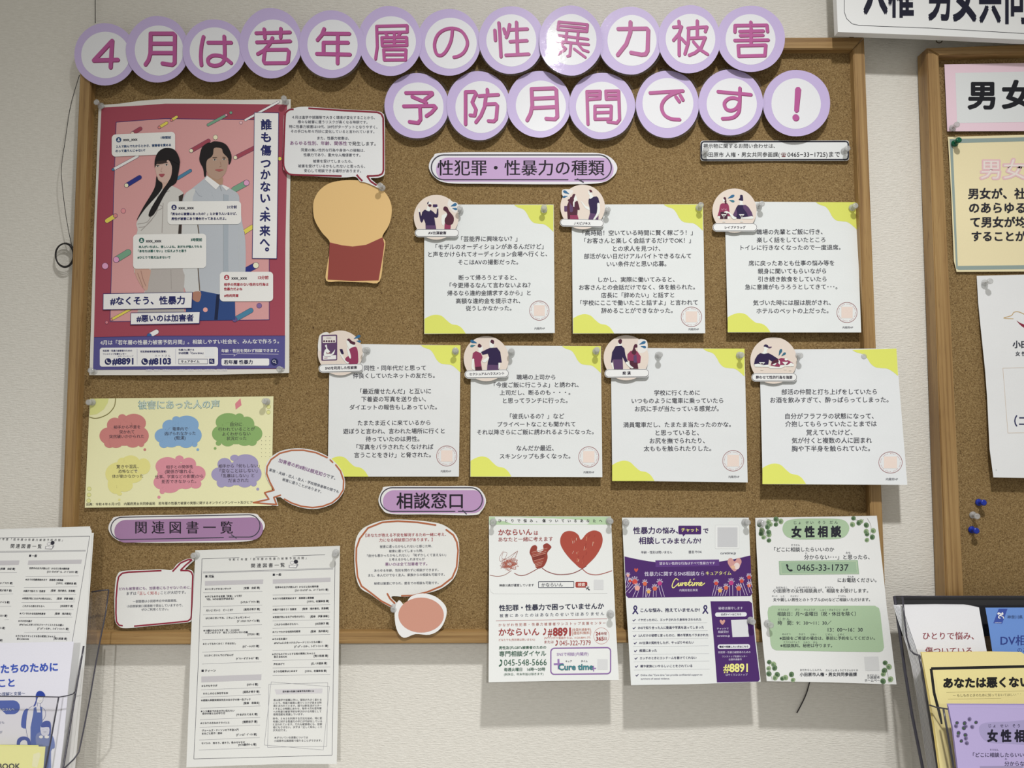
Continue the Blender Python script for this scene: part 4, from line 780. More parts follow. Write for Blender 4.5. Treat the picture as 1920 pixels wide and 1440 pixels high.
# speech boxes
def chat(x0, y0, x1, y1, ic, name, tm, L, col, sl):
    xm = (x0 + x1) / 2
    p(rrect(x0, y0, x1, y1, 34, sl), (214, 214, 208), 10, 'printed_shape')
    yy = lambda y, x: y
    p(ell(ic[0], ic[1], 24, n=22), col, 11); p(ell(ic[0], ic[1] - 6, 7, n=12), (224, 226, 228), 12); p(rrect(ic[0] - 12, ic[1] + 3, ic[0] + 12, ic[1] + 13, 5), (224, 226, 228), 12)
    s.text('xxx_xxx', name[0], name[1], name[2], c=(60, 60, 70), off=.03, layer=12); s.text(tm[0], tm[1], tm[2], tm[3], c=col, off=.03, layer=12)
    for l in L: s.text(*l, c=col, off=.035, layer=12)
s.sl = -0.03
chat(238, 382, 808, 582, (300, 442), (340, 468, 438), ('1時間前', 680, 770, 422), [('２人で飲んでたからとかさ、被害者を責める', 278, 770, 496), ('のって違うんじゃない？', 272, 538, 540)], (34, 66, 110), -0.045)
# the woman's head stands in front of that box
for q, c, l in (([(625, 690), (626, 620), (650, 560), (690, 525), (740, 515), (800, 530), (840, 590), (850, 660), (800, 640), (745, 618), (715, 650), (660, 655), (640, 660)], HAIR, 13),): p(q, c, l, sm=3)
p([(640, 640), (700, 628), (735, 640), (700, 654), (650, 658)], (50, 38, 36), 13.5, sm=3)
s.sl = -0.005
chat(740, 995, 1402, 1202, (798, 1050), (838, 975, 1052), ('21分前', 1275, 1363, 1047), [('「男なのに被害にあったの？」とか言う人いるけど、', 772, 1362, 1108), ('男性が被害にあう場合だってあるんだよ。', 775, 1268, 1152)], (34, 36, 90), -0.005)
chat(430, 1290, 1088, 1600, (506, 1347), (545, 683, 1350), ('3時間前', 950, 1050, 1342), [('本人がいちばん、苦しいよね。友だちが悩んでたら', 480, 1048, 1405), ('「あなたは悪くない」と伝えようと思う', 475, 908, 1443), ('#ひとりで抱え込まないで', 470, 765, 1500)], (30, 92, 84), -0.012)
chat(1210, 1630, 1690, 1896, (1272, 1681), (1315, 1455, 1684), ('13分前', 1555, 1648, 1682), [('相手の同意のない性的な行為は', 1248, 1648, 1744), ('性暴力だよね', 1248, 1412, 1785), ('#性的同意', 1250, 1378, 1845)], (160, 44, 62), -0.002)
# vertical slogan
p([(1520, 194), (1742, 198), (1735, 800), (1725, 1515), (1500, 1512), (1512, 800)], NV, 10, 'printed_shape'); p([(1524, 199), (1737, 203), (1730, 800), (1720, 1508), (1506, 1506), (1517, 800)], (212, 214, 214), 11, 'printed_shape')
for ch, y in (('誰', 307), ('も', 420), ('傷', 538), ('つ', 655), ('か', 755), ('な', 865), ('い', 968), ('、', 1050), ('未', 1132), ('来', 1262), ('へ', 1365), ('。', 1450)):
    x = 1628 - (y - 300) * 0.012; w_ = 92 if ch in '誰傷未来' else 84
    if ch == '、': s.text(ch, x + 5, x + 32, y - 45 + 30, c=(30, 34, 92), off=.04, res=2, layer=12)
    elif ch == '。': s.text(ch, x + 6, x + 36, 1402, c=(30, 34, 92), off=.04, res=2, layer=12)
    else: s.text(ch, x - w_ / 2, x + w_ / 2, y, c=(30, 34, 92), off=.035, res=2, layer=12, sl=0, h=100)
def box(x0, y0, x1, y1, dy, t, tx):
    p([(x0, y0), (x1, y0 - dy), (x1 - 5, y1 - dy), (x0 - 3, y1)], NV, 14, 'printed_shape'); p([(x0 + 4, y0 + 5), (x1 - 5, y0 - dy + 5), (x1 - 11, y1 - dy - 6), (x0 + 2, y1 - 6)], (214, 214, 210), 15, 'printed_shape')
    s.text(t, *tx, c=(30, 34, 92), off=.035, res=2, layer=16, sl=-.012)
box(160, 1826, 965, 1974, 14, '#なくそう、性暴力', (225, 893, 1890)); box(408, 1998, 1034, 2108, 10, '#悪いのは加害者', (462, 972, 2048))
# purple foot of the poster
p([(78, 2220), (700, 2208), (1797, 2206), (1795, 2550 - 50), (70, 2512)], (76, 72, 132), 6, 'printed_shape'); st([(78, 2220), (700, 2208), (1797, 2206)], 4, NV, 7)
s.text('4月は「若年層の性暴力被害予防月間」。相談しやすい社会を、みんなで作ろう。', 135, 1742, 2262, c=(222, 222, 232), off=.015, layer=8, sl=-.008)
p(rrect(130, 2310, 1194, 2480, 22, -.008), (224, 226, 230), 8, 'printed_shape')
Nn = (34, 38, 92)
for a in (('性犯罪・性暴力被害者のための', 158, 420, 2341), ('ワンストップ支援センター', 160, 368, 2370), ('性犯罪被害相談電話(警察)', 495, 728, 2348), ('性暴力に関する', 840, 978, 2332), ('SNS相談「Cure time」', 840, 1062, 2361)): s.text(*a, c=Nn, off=.03, layer=9, sl=-.006)
for a in (('はやくワンストップ', 292, 432, 2390), ('ハ ー ト さ ん', 625, 765, 2386)): s.text(*a, c=Nn, layer=9, sl=-.006)
for x, t, a, b in ((204, '#8891', 243, 430), (534, '#8103', 573, 768)):
    p(ell(x, 2438, 30, n=26), (30, 34, 84), 9); st([(x - 12, 2424), (x - 12, 2436), (x - 2, 2448), (x + 12, 2450)], 9, (226, 228, 232), 10, sm=3); s.text(t, a, b, 2434, c=Nn, off=.05, res=2, layer=9, sl=-.006, h=78)
st([(466, 2325), (466, 2465)], 3, (150, 150, 176), 9); st([(812, 2322), (812, 2460)], 3, (150, 150, 176), 9)
p(rrect(1076, 2316, 1162, 2398, 4), (206, 208, 212), 9)                      # the square code is left out
p(rrect(838, 2414, 1102, 2460, 3), Nn, 9); p(rrect(842, 2418, 1098, 2456, 3), (228, 230, 232), 10); s.text('キュアタイム', 862, 1026, 2437, c=(40, 40, 60), off=.03, layer=11, sl=-.005)
p(rrect(1114, 2412, 1162, 2458, 4), Nn, 9); st(ell(1134, 2432, 9, n=16), 4, (220, 222, 230), 10, closed=True); st([(1142, 2440), (1150, 2450)], 4, (220, 222, 230), 10)
s.text('年齢・性別を問わず相談できます。', 1225, 1740, 2340, c=(222, 222, 232), off=.02, layer=8, sl=-.006)
st([(1225, 2373), (1345, 2373), (1335, 2390), (1370, 2366), (1738, 2372)], 3, (200, 196, 220), 8)
p(rrect(1225, 2410, 1655, 2474, 14), (226, 228, 232), 8, 'printed_shape'); s.text('若年層 性暴力', 1248, 1505, 2443, c=(36, 38, 70), off=.03, res=2, layer=9, sl=-.005)
p(ell(1703, 2441, 33, n=26), (30, 34, 84), 8); st(ell(1699, 2436, 12, n=16), 4, (220, 222, 230), 10, closed=True); st([(1708, 2446), (1718, 2456)], 4, (220, 222, 230), 10)
s.text('内閣府／警察庁／消費者庁／こども家庭庁／総務省／法務省／文部科学省／厚生労働省', 545, 1278, 2514, c=(204, 202, 220), off=.01, layer=8, sl=-.004)
s.build()

# ------------------------------------------------------------------ pale yellow survey sheet
s = Sheet('survey_sheet', 'pale yellow landscape sheet with six coloured clouds of text, left side of the board', 'notice sheet', lambda x, y: 0.0142 + 0.003 * max(0, (y - 745) / 205) ** 1.5 + .0006 * math.sin(x / 60), white=(208, 208, 202), frame=(150, 730, 5.053), sl=-0.012, step=28, bump=.1)
s.base([(93, 88), (1000, 78), (1832, 66), (1815, 1105), (800, 1112), (45, 1122)], (214, 212, 164)); p, st = s.poly, s.stroke
p([(93, 88), (272, 87), (262, 130), (225, 190), (160, 235), (92, 245)], (200, 202, 120), 1, sm=0); st([(338, 86), (325, 160), (275, 225), (205, 262), (140, 275), (90, 262)], 8, (120, 112, 56), 2, sm=4)
p([(1470, 135), (1520, 85), (1530, 150), (1475, 192)], (206, 120, 130), 1)
for x, y in ((1787, 165), (1785, 217), (87, 943), (85, 1000), (82, 1055)): p(ell(x, y, 20, n=18), (120, 120, 60), 1); p(ell(x, y, 18, n=18), (208, 208, 130), 2)
for i in range(3):
    for j in range(6):
        if not (i == 0 and j == 0): p(ell(1720 + i * 39, 448 + j * 38, 3.2, n=6), (84, 84, 80), 1)
def cloud(c, bl, tail):
    for x, y, a, b in bl: p(ell(x, y, a, b, 30), c, 2, 'cloud')
    p(ell(*tail, n=14), c, 2, 'cloud')
cloud((190, 116, 112), [(420, 410, 150, 125), (510, 320, 115, 88), (330, 340, 75, 72), (400, 265, 38, 30), (270, 440, 86, 80), (560, 440, 92, 88), (280, 510, 52, 45), (340, 500, 70, 55), (500, 490, 75, 62), (580, 520, 28, 26)], (614, 571, 13))
cloud((118, 158, 198), [(930, 420, 150, 115), (1010, 335, 115, 86), (850, 350, 70, 62), (912, 285, 38, 30), (790, 440, 83, 70), (1065, 435, 88, 82), (795, 515, 45, 40), (865, 500, 70, 50), (1005, 500, 72, 55), (1085, 520, 28, 26)], (1116, 571, 13))
cloud((124, 162, 90), [(1480, 400, 160, 120), (1405, 310, 120, 85), (1510, 262, 42, 34), (1580, 330, 72, 72), (1640, 420, 88, 78), (1330, 420, 80, 75), (1400, 480, 70, 60), (1560, 480, 76, 55), (1630, 495, 46, 40), (1312, 510, 26, 24)], (1280, 559, 13))
cloud((210, 204, 118), [(370, 800, 130, 110), (480, 700, 90, 74), (600, 730, 66, 76), (400, 690, 45, 42), (340, 900, 78, 90), (480, 830, 110, 60), (420, 910, 80, 60), (375, 990, 24, 16)], (372, 1046, 11))
cloud((204, 130, 144), [(900, 820, 170, 130), (830, 730, 115, 88), (942, 660, 40, 34), (1030, 710, 70, 64), (1110, 800, 80, 75), (780, 880, 84, 70), (850, 920, 95, 62), (1000, 890, 72, 55), (1095, 895, 55, 45), (780, 965, 26, 26)], (748, 1022, 15))
cloud((150, 142, 180), [(1480, 800, 150, 110), (1570, 705, 120, 90), (1465, 650, 42, 30), (1370, 710, 68, 60), (1320, 805, 76, 66), (1640, 800, 80, 80), (1340, 885, 45, 45), (1410, 870, 65, 55), (1560, 870, 75, 60), (1645, 890, 30, 30)], (1684, 945, 14))
s.text('被害にあった人の声', 553, 1320, 146, c=(96, 142, 146), off=.03, res=2, sl=-.01); s.text('被害にあった人の声', 556, 1317, 145, c=(196, 206, 190), off=-.012, res=2, layer=4, sl=-.01)
Kq = (58, 48, 60)
s.lines([('相手から不意を', 318, 572, 358), ('突かれて', 373, 515, 404), ('突然襲いかかられた', 277, 607, 447), ('電車内で', 877, 1020, 375), ('逃げられなかった', 800, 1095, 418), ('(痴漢)', 895, 1000, 460), ('自分に', 1425, 1535, 332), ('行われていることが', 1310, 1655, 377), ('よくわからない', 1348, 1615, 422), ('状況だった', 1388, 1577, 465), ('驚きや混乱、', 345, 555, 733), ('恐怖などで', 363, 543, 777), ('体が動かなかった', 305, 598, 823),
         ('相手との関係性', 815, 1070, 735), ('(関係が壊れる、', 805, 1075, 779), ('仕事、学業などの影響)から', 712, 1167, 826), ('拒否できなかった。', 773, 1100, 873), ('相手から「何もしない」', 1313, 1700, 726), ('「変なことはしない」', 1325, 1680, 771), ('「乱暴はしない」と', 1340, 1650, 818), ('だまされた', 1405, 1597, 863)], c=Kq, off=.008)
s.text('出典：令和４年６月17日　内閣府男女共同参画局　若年層の性暴力被害の実態に関するオンラインアンケート及びヒア', 60, 1635, 1080, c=(52, 50, 52), off=.008); s.build()

# ------------------------------------------------------------------ book list (pinned copy and the copies in the rack)
HALF = [('■ 児童', 288, 392, 388), ('★いいタッチわるいタッチ', 283, 597, 538), ('[安藤　由紀 著]', 750, 940, 527), ('★子どもを守る言葉「同意」って何？', 283, 725, 627), ('YES、NOは自分が決める！', 302, 628, 660), ('[ﾚｲﾁｪﾙ･ﾌﾞﾗｲｱﾝ 著]', 715, 937, 695), ('だいじ だいじ　どーこだ？', 298, 620, 795), ('[遠見才希子 著]', 750, 940, 783), ('はじめにきいてね、こちょこちょモンキー！', 293, 822, 885), ('[ｼﾞｭﾘｴｯﾄ ｸﾚｱ･ﾍﾞﾙ 著]', 672, 937, 922),
        ('★10歳からのカラダ・性・ココロの', 263, 695, 1035), ('いろいろブック　性とココロのいろいろ編', 288, 795, 1062), ('[ｱｸﾛｽﾄﾝ 著]', 795, 935, 1082), ('★とってもわくわく！するはなし', 257, 655, 1195), ('[ﾙﾋﾞｰ･H.ﾊﾘｽ 著]', 738, 932, 1227), ('とにかくさけんでにげるんだ', 278, 625, 1335), ('[ﾍﾞﾃｨｰ･ﾎﾞｶﾞﾎｰﾙﾄﾞ 著]', 658, 925, 1372),
        ('■ ティーン', 243, 412, 1520), ('★もやもやラボ', 240, 430, 1702), ('[ｼｵﾘｰﾇ 著]', 788, 918, 1685), ('わたしの心と体を守る本', 262, 560, 1792), ('[遠見才希子 著]', 740, 935, 1773), ('★産婦人科医宋美玄先生の女の子の体一生ブック', 235, 830, 1870), ('[監修　宋美玄]', 747, 935, 1908), ('★１５歳までの女の子に伝えたい', 232, 637, 2003), ('自分の体と心の守り方', 255, 525, 2033), ('[やまがたてるえ 著]', 662, 912, 2045),
        ('★となりのきみのクライシス', 227, 577, 2147), ('[濱野京子 著]', 735, 910, 2133), ('ジェームズ・ドーソンの下半身入門', 248, 685, 2233), ('まるごと男子！読本', 248, 490, 2272), ('[ｼﾞｪｰﾑｽﾞ･ﾄﾞｰｿﾝ 著]', 662, 903, 2287), ('セイシル　知ろう、話そう、性のモヤモヤ', 242, 762, 2385), ('[ｾｲｼﾙ製作ﾁｰﾑ 著]', 685, 898, 2407)]
HALF2 = [('■ 一般', 1098, 1198, 368), ('世界中の女子が読んだ！からだと性の教科書', 1125, 1645, 515), ('[ｴﾚﾝ･ｽﾄｯｹﾝﾀﾞｰﾙ、ﾆﾅ･ﾌﾞﾛｯｸﾏﾝ 著]', 1365, 1762, 552), ('★おうち性教育始めます　思春期と家族編', 1097, 1590, 650), ('[ﾌｸﾁﾏﾐ、村瀬幸浩 著]', 1510, 1770, 688), ('★親子で話そう！性教育', 1095, 1380, 785), ('[監修　浅井春夫、艮香織]', 1453, 1768, 775), ('★発達が気になる子の性のはなし', 1095, 1482, 873), ('[監修　伊藤 修毅 ]', 1548, 1772, 868),
         ('これからの男の子たちへ', 1118, 1402, 963), ('[太田啓子 著]', 1608, 1770, 955), ('★パンでわかる包括的性教育', 1092, 1428, 1052), ('[監修　浅井春夫]', 1553, 1762, 1047), ('★その名を暴け', 1090, 1270, 1140), ('#MeTooに火をつけたジャーナリストたちの闘い', 1113, 1690, 1182), ('[ｼﾞｮﾃﾞｨ･ｶﾝﾀｰ、ﾐｰｶﾞﾝ･ﾄｩｰｲｰ 著]', 1357, 1760, 1226), ('★子どものドキッとする性の質問にちゃんと', 1087, 1607, 1318), ('答えるBOOK', 1110, 1268, 1353), ('[荒川和恵 著]', 1590, 1760, 1342), ('声をあげて', 1107, 1238, 1440), ('[五ノ井里奈 著]', 1557, 1747, 1433), ('おうち性教育はじめます', 1107, 1393, 1527), ('[ﾌｸﾁﾏﾐ、村瀬幸浩 著]', 1485, 1742, 1524)]
def booklist(s, full=True):
    p, st = s.poly, s.stroke; G = (120, 120, 128)
    K2 = (36, 36, 48)
    if full: st([(248, 178), (1845, 125), (1830, 1270), (1808, 2535), (150, 2580), (200, 1500)], 5, (60, 58, 72), 1, 'ruled_line', closed=True)
    else: st([(-200, 195), (1845, 125), (1838, 1000), (1832, 1700)], 5, (60, 58, 72), 1, 'ruled_line')
    st([(257, 337), (1822, 290)], 5, G, 1, 'ruled_line'); st([(257, 348), (1822, 302)], 5, G, 1, 'ruled_line')
    s.text('令和６年度「若年層の性暴力被害予防月間」', 568, 1500, 178, c=(56, 56, 64), off=.01, gap=2); s.text('関 連 図 書 一 覧', 838, 1240, 256, c=(52, 52, 60), off=.012)
    p(ell(1375, 212, 26, 24, 18), K2, 2); p([(1290, 250), (1350, 262), (1400, 235), (1402, 255), (1380, 290), (1290, 286)], (130, 130, 136), 2); p([(1300, 256), (1350, 266), (1382, 250), (1378, 280), (1298, 280)], (214, 214, 214), 3); p(ell(1330, 225, 26, 22, 16), (150, 150, 156), 2); p(ell(1330, 225, 20, 16, 16), (206, 206, 206), 3)
    p([(1098, 425), (1792, 403), (1790, 453), (1098, 476)], (176, 174, 178), 1, 'grey_band')
    sc = s.sl
    for a in HALF2: s.text(*a, c=K2, off=.025)
    for a, b in ((613, 597), (745, 727), (832, 817), (922, 906), (1012, 996), (1100, 1085), (1278, 1263), (1398, 1384), (1489, 1474), (1578, 1566)): st([(1095, a), (1787, b)], 3.2, G, 1, 'ruled_line')
    if not full: HF = [a for a in HALF if a[1] > 640]
    else: HF = HALF
    for a in HF: s.text(*a, c=K2, off=.025)
    p([(283, 445), (983, 425), (980, 478), (283, 500)], (176, 174, 178), 1, 'grey_band')
    for a, b in ((585, 568), (752, 733), (850, 822), (990, 968), (1150, 1127), (1297, 1270), (1440, 1413)): st([(275 - a * .02, a), (980 - a * .012, b)], 3.2, G, 1, 'ruled_line')
    if full:
        p([(240, 1590), (962, 1563), (958, 1632), (240, 1660)], (176, 174, 178), 1, 'grey_band')
        for a, b in ((1750, 1723), (1838, 1808), (1971, 1943), (2108, 2080), (2200, 2172), (2352, 2322), (2473, 2444)): st([(240 - (a - 1700) * .04, a), (955 - (a - 1700) * .02, b)], 3.2, G, 1, 'ruled_line')
        st([(1078, 1655), (1778, 1712), (1703, 2472), (995, 2412)], 3.5, G, 1, 'ruled_line', closed=True); st([(1050, 1682), (1758, 1665), (1745, 2428), (1035, 2440)], 3.5, G, 1, 'ruled_line', closed=True)
        p([(1120, 1745), (1695, 1735), (1690, 1790), (1140, 1805)], (188, 186, 190), 1, 'grey_band'); s.text('若年層の性暴力被害予防月間とは', 1215, 1592, 1768, c=K2, off=.025)
        s.lines([('春は進学や就職に伴い、環境が大きく変わる', 1105, 1682, 1870), ('ことで、性暴力被害に遭うリスクが高まる時', 1105, 1682, 1906), ('期と言われています。国では新生活がスター', 1105, 1682, 1940), ('トするこの時期にあわせ、毎年４月を若年層', 1105, 1680, 1975), ('への性暴力被害予防を呼びかける月間として', 1103, 1680, 2010), ('啓発活動を実施しています。', 1103, 1468, 2044), ('昨今、ＳＮＳを利用する方法を始め、特に若', 1100, 1688, 2093), ('年層に対する性暴力の手口が巧妙化している', 1100, 1688, 2129), ('と言われています。だれも被害者にも、加害', 1100, 1688, 2163), ('者にもさせない。まずは「正しく知る」こと', 1100, 1688, 2198), ('が大切です。', 1100, 1262, 2235), ('★がついている書籍については', 1115, 1518, 2322), ('小田原市立図書館で借りることができます。', 1113, 1685, 2360)], c=(52, 52, 62), off=.012, sl=-.008)
def bdep(x, y): t = (y - 1030) / 400; return 0.0145 + 0.046 * max(0, t) ** 1.15 + .0015 * math.sin((x - 350) / 60)
s = Sheet('book_list', 'tall white two-column book list pinned at the bottom left, hanging over the lower frame rail', 'printed list', bdep, white=(212, 213, 210), frame=(340, 1020, 6.4), sl=-0.022, step=32, bump=.1)
s.base([(168, 75), (700, 58), (1300, 42), (1903, 22), (1895, 700), (1890, 1300), (1882, 1800), (1865, 2640), (1200, 2640), (600, 2660), (60, 2680), (90, 1900), (110, 1300), (125, 900), (150, 500)], (203, 204, 201)); booklist(s); s.build()
# ------------------------------------------------------------------ three flyers at the lower right
def fdep(x, y, k=0.038): t = (y - 970) / 310; return 0.0145 + k * max(0, t) ** 1.15
WR, WG, WN = (156, 50, 50), (44, 92, 70), (40, 44, 70)
s = Sheet('flyer', 'white flyer with scribbled red hearts and a green top band, left of the lower flyers', 'flyer', fdep, group='lower flyers', white=(222, 225, 224), frame=(910, 960, 7.385), sl=-.012, step=30, bump=.08)
s.base([(50, 60), (1740, 60), (1775, 900), (1800, 1450), (1850, 2325), (900, 2340), (45, 2358), (48, 1500), (52, 800)]); p, st = s.poly, s.stroke
p([(52, 66), (1738, 66), (1745, 175), (55, 178)], (176, 206, 164), 1, 'green_band'); s.text('ひとりで悩み、傷ついているあなたへ', 183, 1618, 122, c=(40, 40, 44), off=.02, res=2, sl=0, gap=3)
s.text('かならいん', 182, 645, 280, c=WR, off=.02, res=2); s.text('は', 675, 730, 290, c=WR, off=.02); s.text('あなたと一緒に考えます', 182, 935, 377, c=WR, off=.012)
p([(1325, 385), (1290, 320), (1230, 275), (1150, 262), (1080, 290), (1040, 360), (1040, 440), (1075, 520), (1140, 610), (1230, 705), (1335, 785), (1430, 715), (1530, 610), (1600, 490), (1625, 390), (1605, 300), (1550, 262), (1480, 258), (1400, 300)], (170, 66, 48), 2, 'red_heart', sm=4)
rn = random.Random(3)
for k in range(46):
    u = rn.uniform(1080, 1580); v = rn.uniform(300, 720)
    if abs(u - 1330) < (760 - v) * 0.58 - 10 and not (v < 400 and abs(u - 1325) < 60): st([(u, v), (u + rn.uniform(-22, 2), v + rn.uniform(20, 60))], rn.uniform(3, 7), rn.choice([(206, 120, 84), (216, 150, 100), (150, 50, 40), (214, 190, 170)]), 3, 'red_heart')
p([(640, 480), (690, 458), (718, 485), (715, 540), (760, 560), (805, 520), (800, 460), (850, 432), (885, 450), (915, 490), (860, 560), (862, 640), (820, 740), (760, 780), (705, 775), (690, 730), (660, 690), (640, 620), (612, 560)], (146, 56, 42), 2, 'red_heart', sm=3)
for k in range(11): st([(640 + k * 5, 560 + k * 20), (860 - k * 8, 500 + k * 23)], 6, rn.choice([(90, 34, 28), (186, 96, 74), (206, 150, 130)]), 3, 'red_heart')
rn = random.Random(5); pts = []
for k in range(46): a = k * 2.4; rr = rn.uniform(50, 140); pts.append((335 + rr * math.cos(a), 720 + rr * .72 * math.sin(a)))
st(spline(pts, False, 3), 3.5, (176, 96, 76), 2, 'red_heart', cap=False)
st(spline([(250, 540), (200, 620), (205, 680), (260, 660), (300, 570), (250, 560), (230, 640), (300, 640), (450, 540), (380, 670), (360, 640), (430, 560), (400, 720)], False, 4), 4, (150, 80, 66), 2, 'red_heart', cap=False)
for k in range(14): st([(215 + k * 17, 780 - k * 4), (275 + k * 13, 680 + (k % 3) * 18)], 7, (158, 76, 60), 2.5, 'red_heart')
st([(60, 875), (170, 890), (270, 870), (360, 810)], 7, (150, 88, 74), 2, 'red_heart', sm=4); st([(400, 845), (470, 878), (560, 870), (680, 810), (780, 750)], 9, (140, 56, 46), 2, 'red_heart', sm=4)
st([(785, 775), (860, 825), (1000, 865), (1180, 855), (1300, 810), (1400, 745)], 10, (130, 44, 40), 2, 'red_heart', sm=4); st([(1345, 790), (1420, 850), (1530, 870), (1640, 850), (1755, 812)], 10, (160, 58, 46), 2, 'red_heart', sm=4)
s.text('神奈川県が運営しています', 193, 672, 1014, c=(60, 62, 74), off=.015); st([(735, 965), (1225, 963), (1225, 1045), (737, 1047)], 8, (50, 54, 76), 2, closed=True); s.text('かならいん', 778, 1072, 1008, c=(54, 56, 72), off=.01)
p(rrect(1248, 966, 1412, 1046, 18), (166, 54, 42), 2); s.text('検索', 1282, 1380, 1006, c=(236, 214, 206), off=.02); p([(1385, 1012), (1440, 1040), (1415, 1048), (1452, 1078), (1436, 1086), (1412, 1060), (1400, 1078)], (40, 40, 50), 4); p([(1392, 1020), (1428, 1040), (1404, 1044), (1400, 1066)], (232, 234, 234), 5)
p(rrect(1502, 938, 1636, 1076, 3), (206, 208, 210), 2)
st([(60, 1060), (75, 1105), (115, 1132), (400, 1134), (1690, 1126)], 2, (170, 172, 172), 2)
s.text('性犯罪・性暴力で困っていませんか', 192, 1640, 1316, c=WN, off=.025, res=2, sl=-.02); s.text('被害にあったのはあなたのせいではありません', 198, 1645, 1421, c=(66, 72, 94), off=.006, sl=-.02, gap=1); st([(148, 1506), (1690, 1478)], 5, (170, 84, 90), 2)
s.text('かながわ性犯罪・性暴力被害者ワンストップ支援センター', 183, 1665, 1551, c=(170, 84, 76), off=.006, sl=-.02, gap=1); s.text('かならいん', 187, 745, 1662, c=WR, off=.02, res=2)
def handset(s, x, y, h, c, lay=3): s.stroke([(x - h * .22, y + h * .42), (x, y + h * .2), (x + h * .05, y - h * .1), (x, y - h * .38)], h * .16, c, lay, sm=4); s.stroke([(x - h * .26, y + h * .45), (x - h * .1, y + h * .32)], h * .26, c, lay); s.stroke([(x - h * .1, y - h * .42), (x + h * .02, y - h * .3)], h * .24, c, lay)
handset(s, 830, 1655, 85, WR); s.text('#', 868, 925, 1660, c=WR, off=.02, h=150); s.text('8891', 940, 1180, 1656, c=WR, off=.04, res=2, h=155)
s.text('(', 1198, 1216, 1650, c=(190, 116, 96), h=120); s.text('全国共通番号', 1215, 1445, 1628, c=(190, 116, 96)); s.text('通話料無料', 1215, 1445, 1674, c=(190, 116, 96)); s.text(')', 1450, 1465, 1645, c=(190, 116, 96), h=120)
s.text('どなたでも(性別等は問いません)', 187, 688, 1768, c=(176, 90, 76)); s.text('(NTTひかり電話からは、0120-8891-77)', 815, 1455, 1741, c=(190, 110, 96)); s.text('または', 818, 948, 1800, c=WR, off=.01); handset(s, 995, 1812, 70, WR); s.text('045-322-7379', 1028, 1460, 1810, c=WR, h=98, off=.006)
st(ell(1607, 1715, 106, 112, 44), 4, (190, 96, 84), 2, closed=True); s.text('24', 1530, 1592, 1684, c=WR, off=.03); s.text('時間', 1600, 1680, 1684, c=WR); s.text('365', 1535, 1637, 1752, c=WR, off=.03); s.text('日', 1645, 1680, 1752, c=WR)
s.text('男性及びLGBTs被害者のための', 190, 842, 1877, c=WG, off=.02); s.text('専門相談ダイヤル', 193, 842, 1962, c=WG, off=.015, res=2); handset(s, 222, 2090, 90, WG); s.text('045-548-5666', 258, 850, 2080, c=WG, h=125, off=.004, res=2); s.text('毎週火曜日　16時〜20時', 260, 828, 2180, c=WG, off=.02); s.text('(祝休日、年末年始は除きます)', 258, 805, 2246, c=WG)
st(rrect(907, 1882, 1735, 2244, 50, -.012), 17, (134, 96, 162), 2, closed=True); s.text('SNSで相談(内閣府)', 990, 1428, 1968, c=(140, 100, 168))
st([(948, 2107), (1082, 2103)], 26, (146, 112, 176), 2, cap=False); st([(1012, 2035), (1016, 2178)], 26, (146, 112, 176), 2, cap=False); st([(1478, 2167), (1535, 2165)], 14, (146, 112, 176), 4, cap=False); st([(1497, 2130), (1500, 2206)], 14, (146, 112, 176), 4, cap=False)
s.text('キュア', 1112, 1198, 2067, c=(60, 60, 80), off=.02); s.text('タイム', 1325, 1415, 2066, c=(60, 60, 80), off=.02); s.text('Cure time', 1015, 1490, 2143, c=(60, 70, 100), off=.045, res=2); s.text('Cure time', 1018, 1487, 2143, c=(56, 134, 142), off=.02, res=2, layer=4); p(rrect(1552, 2038, 1694, 2184, 3), (206, 208, 210), 2)
s.build()

PP = (74, 34, 108); YL = (232, 228, 120)
s = Sheet('flyer', 'white and purple flyer with raised hands and yellow script title, middle of the lower flyers', 'flyer', lambda x, y: fdep(x, y, .036), group='lower flyers', white=(222, 226, 226), frame=(1160, 960, 7.11), sl=-.008, step=30, bump=.08)
s.base([(45, 76), (1735, 76), (1770, 1050), (1790, 1240), (1830, 1700), (1895, 2262), (900, 2298), (165, 2308), (130, 1700), (95, 1150)]); p, st = s.poly, s.stroke; DK = (58, 34, 92)
for a in (('性暴力', 195, 482, 248), ('の悩み、', 500, 790, 248), ('で', 1128, 1195, 250), ('相談', 270, 470, 382), ('してみませんか?', 490, 1098, 385)): s.text(*a, c=DK, off=.022, res=2)
p(rrect(796, 182, 1100, 298, 14), PP, 2); p([(850, 295), (890, 295), (860, 328)], PP, 2); s.text('チャット', 835, 1065, 240, c=YL, off=.02, res=2, layer=4)
p(rrect(1285, 172, 1608, 492, 8), (206, 210, 210), 1); p(rrect(1289, 176, 1604, 488, 8), (226, 229, 229), 2); p(rrect(1318, 205, 1584, 468, 4), (196, 198, 202), 3)
s.lines([('年齢・性別は問いません', 300, 715, 537), ('匿名でOK', 935, 1110, 533), ('curetime.jp', 1357, 1563, 545)], c=(62, 60, 84), off=.01)
p([(78, 592)] + [(78 + t * 1678, 592 - 14 * t + 4 * 108 * t * (1 - t)) for t in [k / 16 for k in range(1, 16)]] + [(1757, 578), (1770, 900), (1778, 1090), (1755, 1122), (900, 1132), (130, 1146), (98, 1115), (88, 850)], PP, 2, 'purple_band')
p([(490, 645), (1338, 633), (1342, 720), (492, 735)], (92, 52, 130), 3, 'purple_band'); s.text('望まない性的な行為はすべて性暴力です', 543, 1283, 684, c=(222, 214, 236), off=.012, layer=4)
s.text('性暴力に関するSNS相談なら', 345, 1140, 824, c=(218, 212, 232), off=.008, layer=4); s.text('キュアタイム', 1162, 1500, 816, c=YL, off=.012, layer=4)
